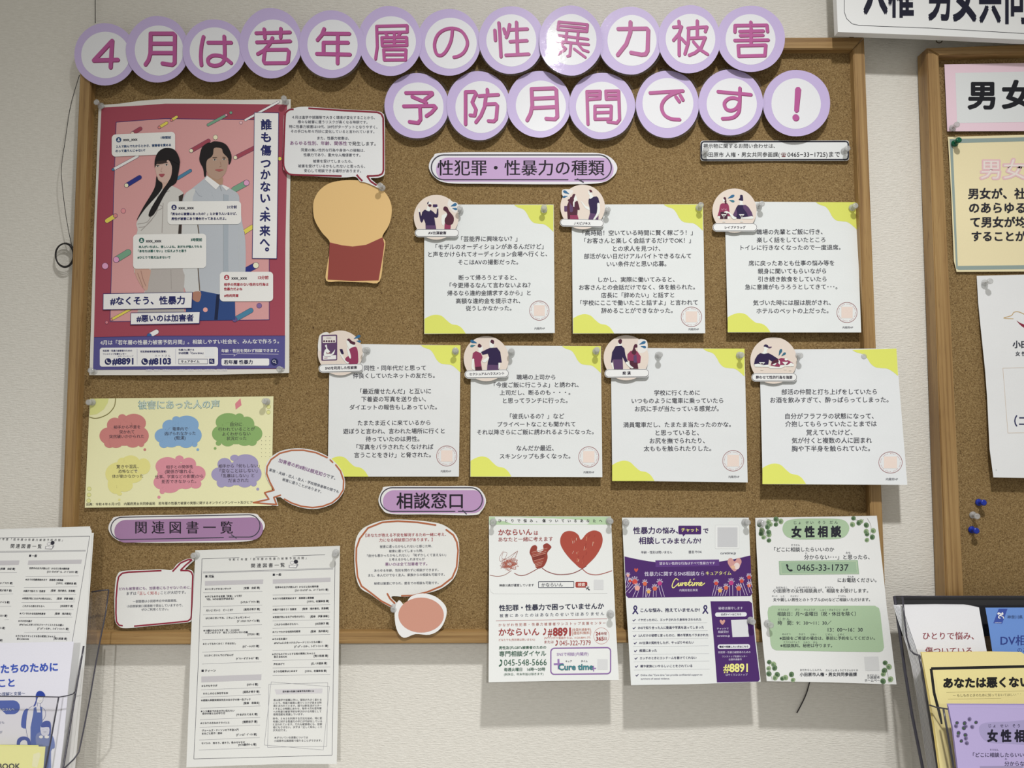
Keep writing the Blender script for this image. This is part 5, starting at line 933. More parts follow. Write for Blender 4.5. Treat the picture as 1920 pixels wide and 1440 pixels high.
def heart(cx, cy, w_, c, lay=3):
    p([(cx, cy - w_ * .22), (cx + w_ * .2, cy - w_ * .45), (cx + w_ * .42, cy - w_ * .42), (cx + w_ * .5, cy - w_ * .15), (cx + w_ * .3, cy + w_ * .22), (cx, cy + w_ * .5), (cx - w_ * .3, cy + w_ * .22), (cx - w_ * .5, cy - w_ * .15), (cx - w_ * .42, cy - w_ * .42), (cx - w_ * .2, cy - w_ * .45)], c, lay, sm=3)
heart(1545, 700, 185, (206, 148, 144)); p(ell(1575, 720, 40, 45, 16), (224, 206, 204), 4); p(ell(1525, 735, 28, 24, 14), (222, 176, 140), 4); heart(233, 775, 52, (204, 78, 56)); heart(1383, 1468, 72, (208, 150, 140), 6)
def hand(x, y, r, c, base, flip=1):
    bx, by = base; ln = (222, 210, 232)
    st([(x - r * .6, y + r * .9), (bx - r * .6, by)], 5, ln, 4); st([(x + r * .6, y + r * .9), (bx + r * .7, by)], 5, ln, 4); p(ell(x, y, r, r, 16), c, 4)
    for k, a in enumerate((-150, -118, -92, -66, -30)):
        L = r * (1.5 if k in (0, 4) else 2.0); t = R(a); ex, ey = x + L * math.cos(t), y + L * math.sin(t); q = (x + r * .9 * math.cos(t), y + r * .9 * math.sin(t))
        nx, ny = -math.sin(t) * r * .2, math.cos(t) * r * .2
        st([(q[0] + nx, q[1] + ny), (ex + nx * .6, ey + ny * .6), (ex - nx * .6, ey - ny * .6), (q[0] - nx, q[1] - ny)], 4, ln, 5)
OR1, RD1, PK1, YO, MG = (214, 96, 60), (206, 62, 50), (226, 160, 150), (222, 166, 70), (186, 48, 128)
for h in ((152, 918, 20, RD1, (108, 1010)), (215, 930, 36, RD1, (110, 1080)), (248, 1015, 34, PK1, (210, 1135)), (350, 955, 28, OR1, (340, 1135)), (400, 1062, 24, YO, (385, 1135)), (482, 1020, 30, OR1, (480, 1130)), (548, 950, 30, MG, (590, 1130)), (125, 845, 20, PK1, (102, 950)),
          (1300, 950, 26, RD1, (1262, 1118)), (1352, 1048, 26, YO, (1340, 1118)), (1432, 1010, 28, OR1, (1400, 1118)), (1500, 945, 32, MG, (1500, 1118)), (1600, 1018, 32, OR1, (1600, 1118)), (1640, 920, 26, RD1, (1700, 1110)), (1738, 870, 26, RD1, (1764, 1000)), (1740, 980, 26, OR1, (1766, 1080))): hand(*h)
for l in ([(792, 905), (762, 888), (730, 930), (712, 985), (725, 1012), (752, 995), (795, 952)], [(803, 945), (792, 982), (812, 980), (832, 942), (828, 980), (845, 968)], [(852, 940), (848, 980), (858, 952), (880, 942)], [(882, 968), (908, 948), (892, 938), (880, 960), (890, 980), (915, 968), (940, 945)], [(955, 902), (935, 970), (948, 982), (968, 965)], [(928, 938), (968, 934)], [(985, 940), (976, 972), (986, 982), (1000, 965)], [(1000, 900), (1006, 892)], [(1012, 940), (1005, 980), (1025, 945), (1042, 942), (1036, 980), (1055, 945), (1072, 942), (1066, 972), (1078, 980)], [(1090, 965), (1112, 948), (1098, 936), (1084, 960), (1096, 980), (1120, 970), (1146, 948)]): st(l, 12, YL, 5, 'lettering', sm=4)
s.text('内閣府委託事業', 810, 1055, 1043, c=(210, 200, 226), layer=4)
# lower half: list and purple column
def ribbon(x, y):
    st([(x + 34, y + 52), (x + 5, y + 10), (x - 20, y - 30), (x, y - 58), (x + 20, y - 30), (x - 5, y + 10), (x - 34, y + 52)], 17, (48, 36, 100), 3, sm=3, cap=False)
ribbon(222, 1308); ribbon(1156, 1302); s.text('こんな悩み、抱えていませんか?', 292, 1082, 1307, c=(44, 40, 84), off=.022, res=2)
yy = [(1446, 'イヤだったのに、エッチされたり身体をさわられた', 257, 1102), (1551, 'SNSで知り合った人に動画や写真を送ってしまった', 258, 1135), (1653, '2人だけの秘密と言ったのに、裸の写真をバラまかれた', 265, 1197), (1752, 'AV出演の契約をしたが、やっぱりやめたい', 272, 1002), (1857, '痴漢にあった', 277, 508), (1955, 'エッチのときにコンドームを着けてくれない', 283, 1037), (2063, '親や家族にいやらしいことをされている', 290, 982)]
for i, (y, t, a, b) in enumerate(yy):
    s.text(t, a, b, y - 10, c=(50, 46, 84), off=.016); x = a - 55; st([(x - 14, y - 8), (x - 2, y + 8), (x + 22, y - 18)], 9, (48, 36, 96), 3)
    st([(175 + i * 5, y + 42), (1180 + i * 6, y + 30)], 2.2, (176, 178, 186), 2)
s.text('Online chat "Cure time "can provide confidential support to', 292, 1115, 2170, c=(60, 56, 90)); s.text('survivors of sexual violence.', 296, 680, 2220, c=(60, 56, 90)); st([(228, 2172), (240, 2188), (264, 2162)], 9, (48, 36, 96), 3)
p([(1224, 1190), (1740, 1188), (1778, 1215), (1790, 1400), (1820, 1720), (1882, 2230), (1862, 2260), (1310, 2272), (1268, 1700)], PP, 2, 'purple_column')
L_ = (214, 206, 230); s.text('秘密は厳守します', 1330, 1655, 1283, c=L_, off=.01, layer=4)
p(pill(1286, 1337, 1708, 1395, -.01), (224, 226, 232), 3); s.text('公式サイトはこちら', 1363, 1632, 1365, c=(50, 40, 84), off=.02, layer=5); p([(1498, 1438), (1712, 1432), (1738, 1662), (1518, 1668)], (214, 216, 222), 3)
s.lines([('チャットで', 1310, 1465, 1555), ('相談受付', 1325, 1465, 1598), ('curetime.jp', 1312, 1483, 1648), ('性犯罪・性暴力被害者のための', 1327, 1757, 1870), ('ワンストップ支援センター', 1380, 1715, 1925), ('全国共通番号', 1465, 1640, 1966), ('はやくワンストップ', 1428, 1718, 2170)], c=L_, off=.008, layer=4)
p(pill(1320, 1763, 1752, 1825, -.01), (224, 226, 232), 3); s.text('電話で相談したい方はこちら', 1343, 1727, 1795, c=(40, 30, 70), off=.03, layer=5); s.text('#8891', 1400, 1718, 2075, c=YL, off=.03, res=2, layer=4, h=155); s.build()

GP, GD = (164, 192, 156), (84, 118, 80)
s = Sheet('flyer', 'white flyer with green leaves and a green telephone box, right of the lower flyers', 'flyer', lambda x, y: fdep(x, y, .040) + 0.0145 * sm01((x - 1500) / 130) * (1 - sm01((y - 1120) / 170)), group='lower flyers', white=(222, 224, 224), frame=(1410, 960, 6.857), sl=-.002, step=12, bump=.08)
s.base([(42, 75), (1605, 48), (1650, 450), (1690, 800), (1735, 1250), (1790, 1650), (1858, 2217), (1000, 2190), (190, 2175), (140, 1700), (100, 1250), (60, 500)]); p, st = s.poly, s.stroke; KK = (44, 48, 60)
def leaves(s, L, c=(96, 126, 88), c2=(142, 166, 122), r=35, lay=3):
    for i, (x, y) in enumerate(L):
        rr = r * (1.0 if i % 3 else .85); s.poly(ell(x, y, rr, rr * .92, 16, rot=i), c2 if i % 2 else c, lay, 'printed_leaves'); s.poly(ell(x - rr * .2, y + rr * .15, rr * .6, rr * .5, 12, rot=i), c if i % 2 else (62, 92, 60), lay + .5, 'printed_leaves')
def twig(s, l, w_=4): s.stroke(l, w_, (130, 128, 120), 2, 'printed_leaves', sm=3)
twig(s, [(110, 130), (160, 230), (190, 340)]); twig(s, [(180, 85), (260, 110), (330, 130)]); leaves(s, [(95, 165), (125, 235), (118, 275), (150, 325), (215, 260), (220, 290), (218, 365), (215, 130), (200, 190), (238, 160), (310, 92), (372, 120), (308, 160)])
twig(s, [(1480, 80), (1530, 180), (1520, 330)]); twig(s, [(1440, 100), (1360, 105), (1290, 90)]); leaves(s, [(1305, 80), (1292, 160), (1375, 138), (1402, 120), (1470, 168), (1468, 250), (1480, 285), (1560, 240), (1548, 322), (1478, 360)])
p(spline([(392, 215), (440, 120), (580, 88), (830, 83), (1090, 88), (1205, 120), (1252, 210), (1200, 310), (1090, 345), (830, 352), (570, 350), (440, 310)], True, 5), GP, 2, 'green_oval')
s.text('じ ょ　せ い　そ う　だ ん', 540, 1103, 135, c=KK, off=.01, sl=-.01); s.text('女 性 相 談', 512, 1142, 255, c=(34, 36, 48), off=.05, res=2, h=150, sl=-.01)
s.lines([('「どこに相談したらいいのか', 285, 1055, 482), ('分からない･･･」と思ったら、', 672, 1512, 580), ('にお電話ください。', 1102, 1600, 876), ('小田原市の女性相談員が、相談をお受けします。', 268, 1493, 1013), ('夫や親しい男性とのトラブル(DV)などご相談いただけます。', 272, 1518, 1128)], c=KK, off=.012)
s.lines([('そうだん', 503, 615, 425), ('わ', 686, 708, 530), ('おも', 1207, 1265, 523), ('でんわ', 1228, 1310, 831), ('おだわらし', 310, 460, 972), ('じょせいそうだんいん', 548, 822, 970), ('そうだん', 938, 1050, 970), ('う', 1175, 1195, 970), ('おっと', 258, 328, 1080), ('した', 372, 418, 1082), ('だんせい', 495, 595, 1080), ('そうだん', 1107, 1207, 1080)], c=(70, 74, 86))
p([(345, 630), (1360, 617), (1378, 798), (353, 808)], (150, 180, 150), 2, 'green_box'); st([(368, 645), (1338, 632), (1355, 785), (375, 795)], 5, (196, 214, 180), 3, 'green_box', closed=True)
st([(455, 680), (455, 715), (475, 745), (508, 755)], 15, (36, 38, 48), 4, sm=4); st([(448, 682), (458, 696)], 24, (36, 38, 48), 4); st([(490, 752), (510, 750)], 24, (36, 38, 48), 4); s.text('0465-33-1737', 578, 1240, 712, c=(38, 42, 54), res=2, off=.004, layer=4, h=118)
p(rrect(200, 1202, 1645, 1790, 75, 0)[:12] + [(310, 1776), (262, 1750), (240, 1700), (215, 1450), (203, 1290), (215, 1230), (262, 1202)], GP, 2, 'green_panel') if 0 else p([(262, 1203), (1580, 1205), (1632, 1235), (1650, 1300), (1698, 1740), (1680, 1785), (1640, 1800), (900, 1790), (310, 1778), (262, 1755), (240, 1700), (200, 1290), (212, 1228)], GP, 2, 'green_panel')
s.lines([('相談日：月〜金曜日（祝・休日を除く）', 325, 1335, 1310), ('時　間：9：30〜11：30／', 333, 1020, 1427), ('13：00〜16：30', 975, 1422, 1513), ('※面接をご希望の場合は、事前に予約をしてください。', 355, 1580, 1623), ('※相談無料。秘密は守ります。', 365, 1030, 1718)], c=KK, off=.014)
s.lines([('そうだんび', 337, 473, 1256), ('げつ', 553, 610, 1256), ('きんようび', 670, 810, 1257), ('しゅく・きゅうじつ', 875, 1135, 1258), ('のぞ', 1173, 1235, 1258), ('じ か ん', 345, 483, 1375), ('めんせつ', 390, 495, 1570), ('きぼう', 603, 680, 1572), ('ばあい', 753, 830, 1574), ('じぜん', 950, 1035, 1575), ('よやく', 1100, 1185, 1576), ('そうだんむりょう', 405, 608, 1673), ('ひみつ', 663, 740, 1675), ('まも', 788, 840, 1677), ('おだわらしじんけん', 618, 898, 2030), ('だんじょきょうどうさんかくか', 948, 1365, 2035), ('おだわらし', 1483, 1640, 2100)], c=(60, 66, 76))
s.text('小田原市人権・男女共同参画課', 615, 1348, 2088, c=KK, off=.02); s.text('小田原市', 1483, 1640, 2130, c=KK, off=.01); s.text('ホームペー', 1450, 1640, 2166, c=KK, off=.01); p([(1442, 1862), (1625, 1858), (1640, 2038), (1458, 2040)], (204, 206, 208), 2)
twig(s, [(225, 1900), (230, 2030), (260, 2165)]); leaves(s, [(222, 1930), (278, 1958), (292, 2005), (215, 2010), (325, 2090), (298, 2130), (392, 2140), (432, 2128), (508, 2088), (528, 2158), (218, 2080)], r=36)
twig(s, [(1720, 1950), (1745, 2080), (1760, 2200)]); leaves(s, [(1712, 1938), (1762, 1990), (1702, 2040), (1688, 2085), (1685, 2175), (1782, 2150)], r=38); s.build()

# ------------------------------------------------------------------ second board's papers and the sign above
s = Sheet('title_sheet', 'pink bordered title sheet reading 男女 at the top of the right board', 'notice sheet', lambda x, y: .0185, white=(204, 207, 208), frame=(1440, 0, 4), rough=.6)
s.base([(1323, 483), (2900, 455), (2940, 980), (1345, 985)], (224, 188, 202)); s.poly([(1405, 547), (2800, 520), (2830, 905), (1418, 922)], (202, 206, 208), 1, 'white_panel')
s.text('男', 1504, 1698, 717, c=(20, 22, 30), off=.038, res=3, layer=2, h=222); s.text('女', 1761, 1981, 715, c=(20, 22, 30), off=.038, res=3, layer=2, h=222); s.build()
s = Sheet('notice_sheet', 'cream sheet with grey-green border lines on the right board', 'notice sheet', lambda x, y: .0185 + .001 * math.sin(y / 30), white=(212, 212, 206), frame=(1700, 80, 3.13), step=30)
s.base([(242, 553), (1100, 530), (1130, 1340), (293, 1345), (277, 1280), (262, 900)], (226, 208, 164))
s.poly([(252, 566), (1090, 545), (1090, 568), (270, 590), (300, 1310), (1110, 1302), (1112, 1324), (305, 1334), (290, 1326), (268, 900)], (134, 152, 148), 1, 'border_line')
for ch, a, b in (('男', 432, 550), ('女', 566, 700)):
    s.text(ch, a, b, 745, c=(218, 178, 184), off=.05, res=2, layer=2, h=128); s.text(ch, a + 4, b - 4, 745, c=(234, 210, 204), off=0, res=2, layer=3, h=122)
s.lines([('男女が、社', 362, 697, 887), ('のあらゆる', 368, 694, 970), ('て男女が均', 375, 700, 1054), ('することが', 383, 700, 1137)], c=(36, 36, 46), off=.03, res=2); s.build()
s = Sheet('notice_sheet', 'white sheet with a gold and red line bird, lowest sheet on the right board', 'notice sheet', lambda x, y: .0185 + .012 * max(0, (y - 520) / 375) ** 1.5 + .001 * math.sin(y / 45), white=(204, 206, 208), frame=(1820, 500, 3.51), step=30, bump=.12)
s.base([(40, 60), (900, 40), (960, 1400), (150, 1387), (125, 1200), (108, 850), (95, 680), (68, 420), (50, 240)])
s.stroke([(280, 343), (218, 338), (268, 322), (285, 300), (315, 297), (350, 312)], 5, (176, 146, 92), 1, 'bird_drawing', sm=3); s.poly([(302, 355), (330, 372), (400, 400), (400, 425), (340, 395)], (126, 26, 52), 1, 'bird_drawing', sm=3)
s.stroke([(350, 312), (400, 330), (450, 320)], 5, (176, 146, 92), 1, 'bird_drawing'); s.text('小田', 278, 378, 512, c=KK, off=.03, res=2, h=52, sl=.0); s.text('女 性', 296, 365, 573, c=KK, off=.02)
s.stroke([(212, 668), (900, 650), (930, 1085), (245, 1095)], 2.6, (186, 168, 148), 1, 'ruled_line', closed=True); s.text('（コ', 288, 368, 1016, c=(40, 44, 84), off=.02, res=2, h=76); s.stroke([(168, 1335), (168, 1342)], 3, (60, 60, 60), 1); s.build()

s = Sheet('wall_sign', 'white wall sign board with bold black characters above the right board', 'sign', lambda x, y: 0.052 + 0.0 * x, white=(212, 214, 222), frame=(1440, 0, 4), rough=.45)
s.base([(497, -420), (2700, -420), (2700, 330), (1920, 298), (1200, 265), (524, 240)], (218, 220, 228), thick=0.012)
s.stroke([(572, -300), (572, 90), (590, 140), (630, 178), (685, 191), (1200, 210), (1920, 251), (2700, 290)], 4, (34, 34, 48), 1, 'border_line', sm=0)
for ch, a, b, bot in (('人', 722, 892, 105), ('権', 908, 1088, 125), ('男', 1208, 1362, 148), ('女', 1392, 1562, 158), ('共', 1588, 1745, 165), ('同', 1785, 1950, 172)):
    h = 440; s.text(ch, a, b, bot - h * .44, c=(20, 22, 44), off=.03, res=3, layer=2, h=h, sl=0)
s.build()
q = s.obj.location
for bx in (-0.14, 0.09):
    slab('mounting_block', [(q.x + bx, -0.039, q.z + .02), (q.x + bx + .05, -0.039, q.z + .02), (q.x + bx + .05, -0.039, q.z - .01), (q.x + bx, -0.039, q.z - .01)], 0.039, M_EDGE, parent=s.obj, loc=q)
# ------------------------------------------------------------------ leaflet racks
def rack_depth(y, y0, d0, y1, d1): return d0 + (d1 - d0) * (y - y0) / (y1 - y0)
# left rack: stack of book lists, blue and white brochure, yellow booklet
lr = bpy.data.objects.new('leaflet_rack', None); COL.objects.link(lr); lr.location = P(60, 1430, .09)
tagit(lr, 'clear acrylic leaflet rack at the lower left edge of the photo', 'leaflet rack')
dL = lambda y: rack_depth(y, 1105, .040, 1440, .075)
dM = lambda y: rack_depth(y, 1300, .115, 1560, .15)
LQ = lr.location
def aplate(name, pts, m, th=.002, parent=lr):
    q = [P(x, y, d) for x, y, d in pts]; c = sum(q, Vector()) / len(q)
    n = (q[1] - q[0]).cross(q[2] - q[0]).normalized(); V = q + [v + n * th for v in q]; k = len(q)
    return mesh_obj(name, V, [tuple(range(k)), tuple(range(2 * k - 1, k - 1, -1))] + [(i, (i + 1) % k, (i + 1) % k + k, i + k) for i in range(k)], [m], parent=parent, loc=parent.location)
aplate('back_panel', [(-250, 1112, .036), (172, 1110, .036), (150, 1560, .060), (-250, 1560, .060)], M_ACR)
aplate('side_panel', [(204, 1106, .040), (172, 1110, .034), (118, 1560, .060), (95, 1560, .15), (121, 1441, .135), (147, 1416, .11), (168, 1330, .085), (187, 1212, .055)], M_ACR)
aplate('front_panel', [(-250, 1300, .118), (111, 1307, .118), (84, 1442, .138), (66, 1560, .15), (-250, 1560, .15)], M_ACR)
for pts in ([(204, 1106), (198, 1150), (189, 1195), (180, 1242), (168, 1312), (156, 1372), (148, 1410), (138, 1424), (119, 1442), (90, 1470)], [(172, 1110), (190, 1107), (204, 1106)]):
    tube('panel_edge', [P(x, y, rack_depth(y, 1105, .042, 1440, .135)) for x, y in pts], .0010, M_EDGE, parent=lr, loc=LQ)
tube('panel_edge', [P(x, y, rack_depth(y, 1210, .085, 1440, .135)) for x, y in ((157, 1211), (152, 1240), (147, 1268), (142, 1298), (134, 1345), (126, 1395), (118, 1442), (112, 1480))], .0013, M_EDGE, parent=lr, loc=LQ)
tube('panel_edge', [P(x, y, .119) for x, y in ((-200, 1304), (60, 1306), (111, 1307), (128, 1304), (137, 1301), (143, 1294))], .0007, M_EDGE, parent=lr, loc=LQ)
tube('panel_edge', [P(x, y, rack_depth(y, 1307, .119, 1440, .138)) for x, y in ((110, 1307), (104, 1340), (95, 1390), (85, 1442), (78, 1480))], .0010, M_EDGE, parent=lr, loc=LQ)

def tb(x, y): return (55 + .1439 * (x - 1100) - .0252 * (y - 368), 1042 + .0023 * (x - 1100) + .1583 * (y - 368))
for k in range(4):
    dd = .052 + .0012 * k
    s = Sheet('book_list', 'two-column white book list, front copy of the stack in the left rack' if k == 3 else 'white sheet behind the front book list in the left rack, %s from the back' % ['first', 'second', 'third'][k], 'printed list',
              lambda x, y, dd=dd: dd + rack_depth(y, 990, 0, 1440, .03), group='book lists stacked in the left rack', white=(206, 207, 205), sl=-.02 if k == 3 else 0)
    o_ = [(9, -3), (5, -1.5), (2.5, 2), (0, 4)][k]; e = [(169, 987), (172, 993.5), (175.5, 999), (164, 992)][k] if k < 3 else (163, 1003)
    e = [(169, 987), (172, 994), (175.8, 999), (165, 1003)][k]
    s.base([(-230, e[1] + 12), (0, e[1] + 5), e, (e[0] - 16, 1230), (e[0] - 46, 1560), (-260, 1560)])
    if k == 3:
        s.base([(-230, 1008), (0, 993), (169.5, 990), (172, 1000), (171, 1030), (158, 1225), (120, 1560), (-260, 1560)])
        s.T = tb; s.tk = 6.9; s.sl = -.0; booklist(s, False)
    s.build()
BL, LV = (52, 82, 172), (212, 212, 232)
s = Sheet('brochure', 'pale lavender brochure with blue lettering and a mother with children, in the left rack', 'brochure', lambda x, y: rack_depth(y, 1200, .095, 1440, .115), white=(216, 216, 222), frame=(0, 1190, 5.76), sl=-.04)
s.base([(-900, 140), (0, 90), (797, 75), (770, 300), (735, 600), (690, 1100), (640, 1500), (600, 2000), (-900, 2000)], LV); p, st = s.poly, s.stroke
s.text('たちのために', 10, 622, 360, c=(50, 80, 180), off=.035, res=2); s.text('こと', -12, 155, 522, c=(50, 80, 180), off=.035, res=2); s.text('もの理解と支援〜', -60, 270, 640, c=(60, 80, 130), off=.012)
p(rrect(-500, 712, 215, 862, 74, -.01), BL, 1); s.text('みなさんへ', -10, 155, 808, c=(214, 220, 240), off=.01); s.text('でも', -12, 45, 950, c=(70, 86, 130)); s.text('が', -6, 25, 1055, c=(70, 86, 130))
p([(232, 1000), (235, 900), (260, 820), (300, 800), (320, 860), (300, 1000)], BL, 1, sm=3); p([(350, 770), (300, 820), (280, 1000), (300, 1110), (330, 1100), (360, 900), (450, 860), (460, 920), (495, 860), (480, 810), (430, 770)], LV, 2, sm=3); st([(350, 770), (300, 820), (280, 1000), (300, 1110)], 4, (90, 100, 150), 3, sm=3); st([(430, 770), (485, 815), (490, 880), (460, 925)], 4, (90, 100, 150), 3, sm=3)
p([(365, 790), (390, 780), (400, 840), (440, 840), (430, 775), (455, 790), (460, 1000), (440, 1200), (330, 1200), (330, 1000), (355, 870)], (62, 92, 172), 3); p([(392, 690), (470, 670), (470, 700), (440, 742), (405, 735)], (222, 222, 236), 3, sm=3); st([(470, 670), (462, 715), (440, 742), (405, 735)], 3, (90, 100, 150), 4); st([(405, 740), (405, 775)], 3, (90, 100, 150), 4); st([(435, 742), (435, 775)], 3, (90, 100, 150), 4); st([(418, 712), (432, 718), (446, 712)], 3, (90, 100, 150), 4)
p([(388, 700), (386, 650), (410, 612), (450, 610), (482, 640), (484, 668), (425, 665), (405, 690), (385, 760), (360, 775), (375, 740)], (34, 62, 156), 5, sm=3)
p([(385, 1100), (440, 1050), (530, 1060), (580, 1120), (590, 1220), (550, 1260), (540, 1500), (400, 1500), (400, 1260)], (108, 124, 180), 4, sm=3); p([(440, 990), (530, 985), (535, 1060), (500, 1090), (450, 1080)], (200, 202, 222), 5, sm=3); st([(470, 1048), (485, 1054), (500, 1046)], 3, (70, 84, 130), 6); st([(462, 1025), (468, 1022)], 3, (70, 84, 130), 6); st([(505, 1022), (511, 1025)], 3, (70, 84, 130), 6)
p([(445, 1000), (460, 950), (500, 930), (545, 950), (548, 1060), (530, 1080), (530, 1000)], (44, 70, 160), 6, sm=3); p(ell(443, 1104, 22, 16, 14), (220, 220, 234), 6); p(ell(505, 1104, 26, 16, 14), (220, 220, 234), 6)
p([(180, 1200), (190, 1130), (240, 1100), (300, 1110), (330, 1160), (330, 1300), (190, 1300)], (44, 70, 160), 5, sm=3); p([(215, 1300), (222, 1160), (290, 1150), (295, 1300)], (212, 212, 230), 6, sm=3); st([(450, 1260), (440, 1500)], 30, (62, 92, 172), 3); s.build()
for k, (dx, dy, c) in enumerate(((0, 0, (222, 224, 128)), (14, 3, (232, 232, 140)))):
    s = Sheet('booklet', 'yellow booklet %s in the lowest pocket of the left rack' % ('behind the front one' if k == 0 else 'with black capital letters, front one'), 'booklet', lambda x, y, k=k: .126 + .0015 * k + rack_depth(y, 1400, 0, 1440, .004), white=(216, 217, 214), frame=(0, 1190, 5.76))
    s.base([(-900, 1195 + 20 * k), (0, 1190 + 12 * k), (415 + 75 * k, 1195 + 15 * k), (430 + 40 * k, 1420), (430, 1700), (-900, 1700)], c)
    if k: s.poly([(345, 1420), (360, 1290), (420, 1270), (440, 1290), (400, 1440)], (240, 240, 176), 1); s.text('BOOK', -20, 215, 1420, c=(40, 44, 50), off=.02, res=2)
    s.build()

# right rack
rr_ = bpy.data.objects.new('leaflet_rack', None); COL.objects.link(rr_); rr_.location = P(1820, 1440, .10)
tagit(rr_, 'acrylic leaflet rack with a smoked back panel at the lower right edge', 'leaflet rack')
aplate('back_panel', [(1677, 1118, .044), (2300, 1116, .044), (2300, 1193, .052), (1691, 1193, .052)], M_SMOKE, parent=rr_)
aplate('lower_back_panel', [(1691, 1194, .052), (2300, 1194, .052), (2300, 1700, .075), (1735, 1700, .075)], M_ACR, parent=rr_)
aplate('side_panel', [(1677, 1118, .046), (1692, 1119, .066), (1699, 1190, .080), (1706, 1218, .086), (1724, 1229, .102), (1731, 1270, .11), (1738, 1310, .12), (1746, 1324, .128), (1776, 1329, .15), (1800, 1560, .18), (1745, 1560, .075)], M_ACR, parent=rr_)
aplate('front_panel', [(1724, 1229, .104), (2250, 1226, .104), (2250, 1560, .13), (1762, 1560, .13)], M_ACR, parent=rr_)
aplate('front_panel', [(1774, 1329, .152), (2250, 1326, .152), (2250, 1560, .17), (1802, 1560, .17)], M_ACR, parent=rr_)
RQ = rr_.location
for pts, r in (([(1677, 1118, .048), (1686, 1180, .056), (1697, 1260, .066), (1710, 1340, .077), (1722, 1400, .085), (1730, 1440, .09), (1742, 1500, .095)], .0022), ([(1692, 1119, .067), (1696, 1160, .075), (1700, 1195, .082), (1707, 1219, .087), (1714, 1226, .094), (1724, 1229, .103)], .0012),
               ([(1724, 1229, .105), (1729, 1260, .108), (1740, 1330, .114), (1750, 1390, .12), (1758, 1440, .124), (1768, 1500, .128)], .0016), ([(1743, 1322, .13), (1755, 1326, .138), (1774, 1329, .152), (1782, 1330, .153)], .0010), ([(1769, 1330, .153), (1776, 1370, .157), (1788, 1440, .163), (1796, 1480, .166)], .0014),
               ([(1677, 1118, .048), (1800, 1118, .048), (2100, 1118, .048)], .0008), ([(1702, 1300, .07), (1715, 1370, .08), (1728, 1440, .09)], .0008)):
    tube('panel_edge', [P(*q) for q in pts], r, M_EDGE, parent=rr_, loc=RQ)
WL = [(22, 236), (690, 228), (1140, 232), (1215, 240), (1245, 420), (1340, 940), (1400, 1300), (1400, 3700), (690, 3700), (560, 2755), (400, 1700), (310, 1200), (240, 900), (150, 640), (70, 400)]
wdep = lambda x, y: rack_depth(y, 1138, .066, 1222, .086) if y < 1222 else rack_depth(y, 1222, .086, 1440, .100)
for k in range(7, 0, -1):
    dz = .0020 * k
    def sc_(x, y, dz=dz, k=k):
        px, py = 1690 + x / 8.348, 1110 + y / 8.348; d = wdep(px, py); q = (1.119 - d) / (1.119 - d + dz); return 960 + (px - 960) * q - 1.1 * k, 820 + (py - 820) * q
    s = Sheet('leaflet', 'white leaflet stacked behind the one with dark red lettering in the right rack', 'leaflet', lambda x, y, dz=dz: wdep(x, y) - dz, group='white leaflets stacked in the right rack', white=(218, 220, 224))
    s.T = sc_; s.tk = 8.348; s.base(WL, (222, 223, 228), thick=.0012); s.build()
s = Sheet('leaflet', 'white leaflet with dark red lettering ひとりで悩み in the right rack', 'leaflet', wdep, white=(222, 224, 228), frame=(1690, 1110, 8.348))
s.base(WL, (222, 223, 228))
s.text('ひとりで悩み、', 338, 1135, 688, c=(140, 44, 58), off=.012, res=2); s.text('傷ついている', 375, 1105, 920, c=(140, 44, 58), off=.012, res=2); s.build()
s = Sheet('leaflet', 'blue leaflet with dark blue DV lettering in the right rack', 'leaflet', lambda x, y: rack_depth(y, 1138, .067, 1222, .090), white=(214, 216, 222), frame=(1690, 1110, 8.348))
s.base([(1315, 246), (3000, 240), (3000, 1300), (1500, 1300), (1430, 960), (1370, 560)], (92, 134, 204))
s.poly([(1525, 262), (1662, 262), (1578, 495), (1440, 488)], (48, 74, 158), 1, 'printed_emblem')
s.stroke([(1520, 325), (1545, 335), (1558, 360), (1530, 375), (1522, 400), (1545, 410)], 15, (222, 226, 238), 2, 'printed_emblem', sm=4); s.stroke([(1585, 322), (1568, 345), (1560, 370), (1590, 385), (1600, 410)], 15, (222, 226, 238), 2, 'printed_emblem', sm=4); s.poly(ell(1520, 340, 17, 16, 14), (222, 226, 238), 2, 'printed_emblem'); s.poly(ell(1580, 342, 18, 18, 14), (222, 226, 238), 2, 'printed_emblem')
s.text('KANAGAWA', 1465, 1568, 480, c=(200, 208, 236), off=.02); s.text('神奈川県', 1660, 1898, 392, c=(52, 74, 120), off=.01); s.text('DV相', 1555, 1950, 758, c=(34, 52, 128), off=.012, res=2); s.text('のご', 1818, 1975, 908, c=(40, 58, 130), off=.005); s.build()
CR = (222, 206, 132)
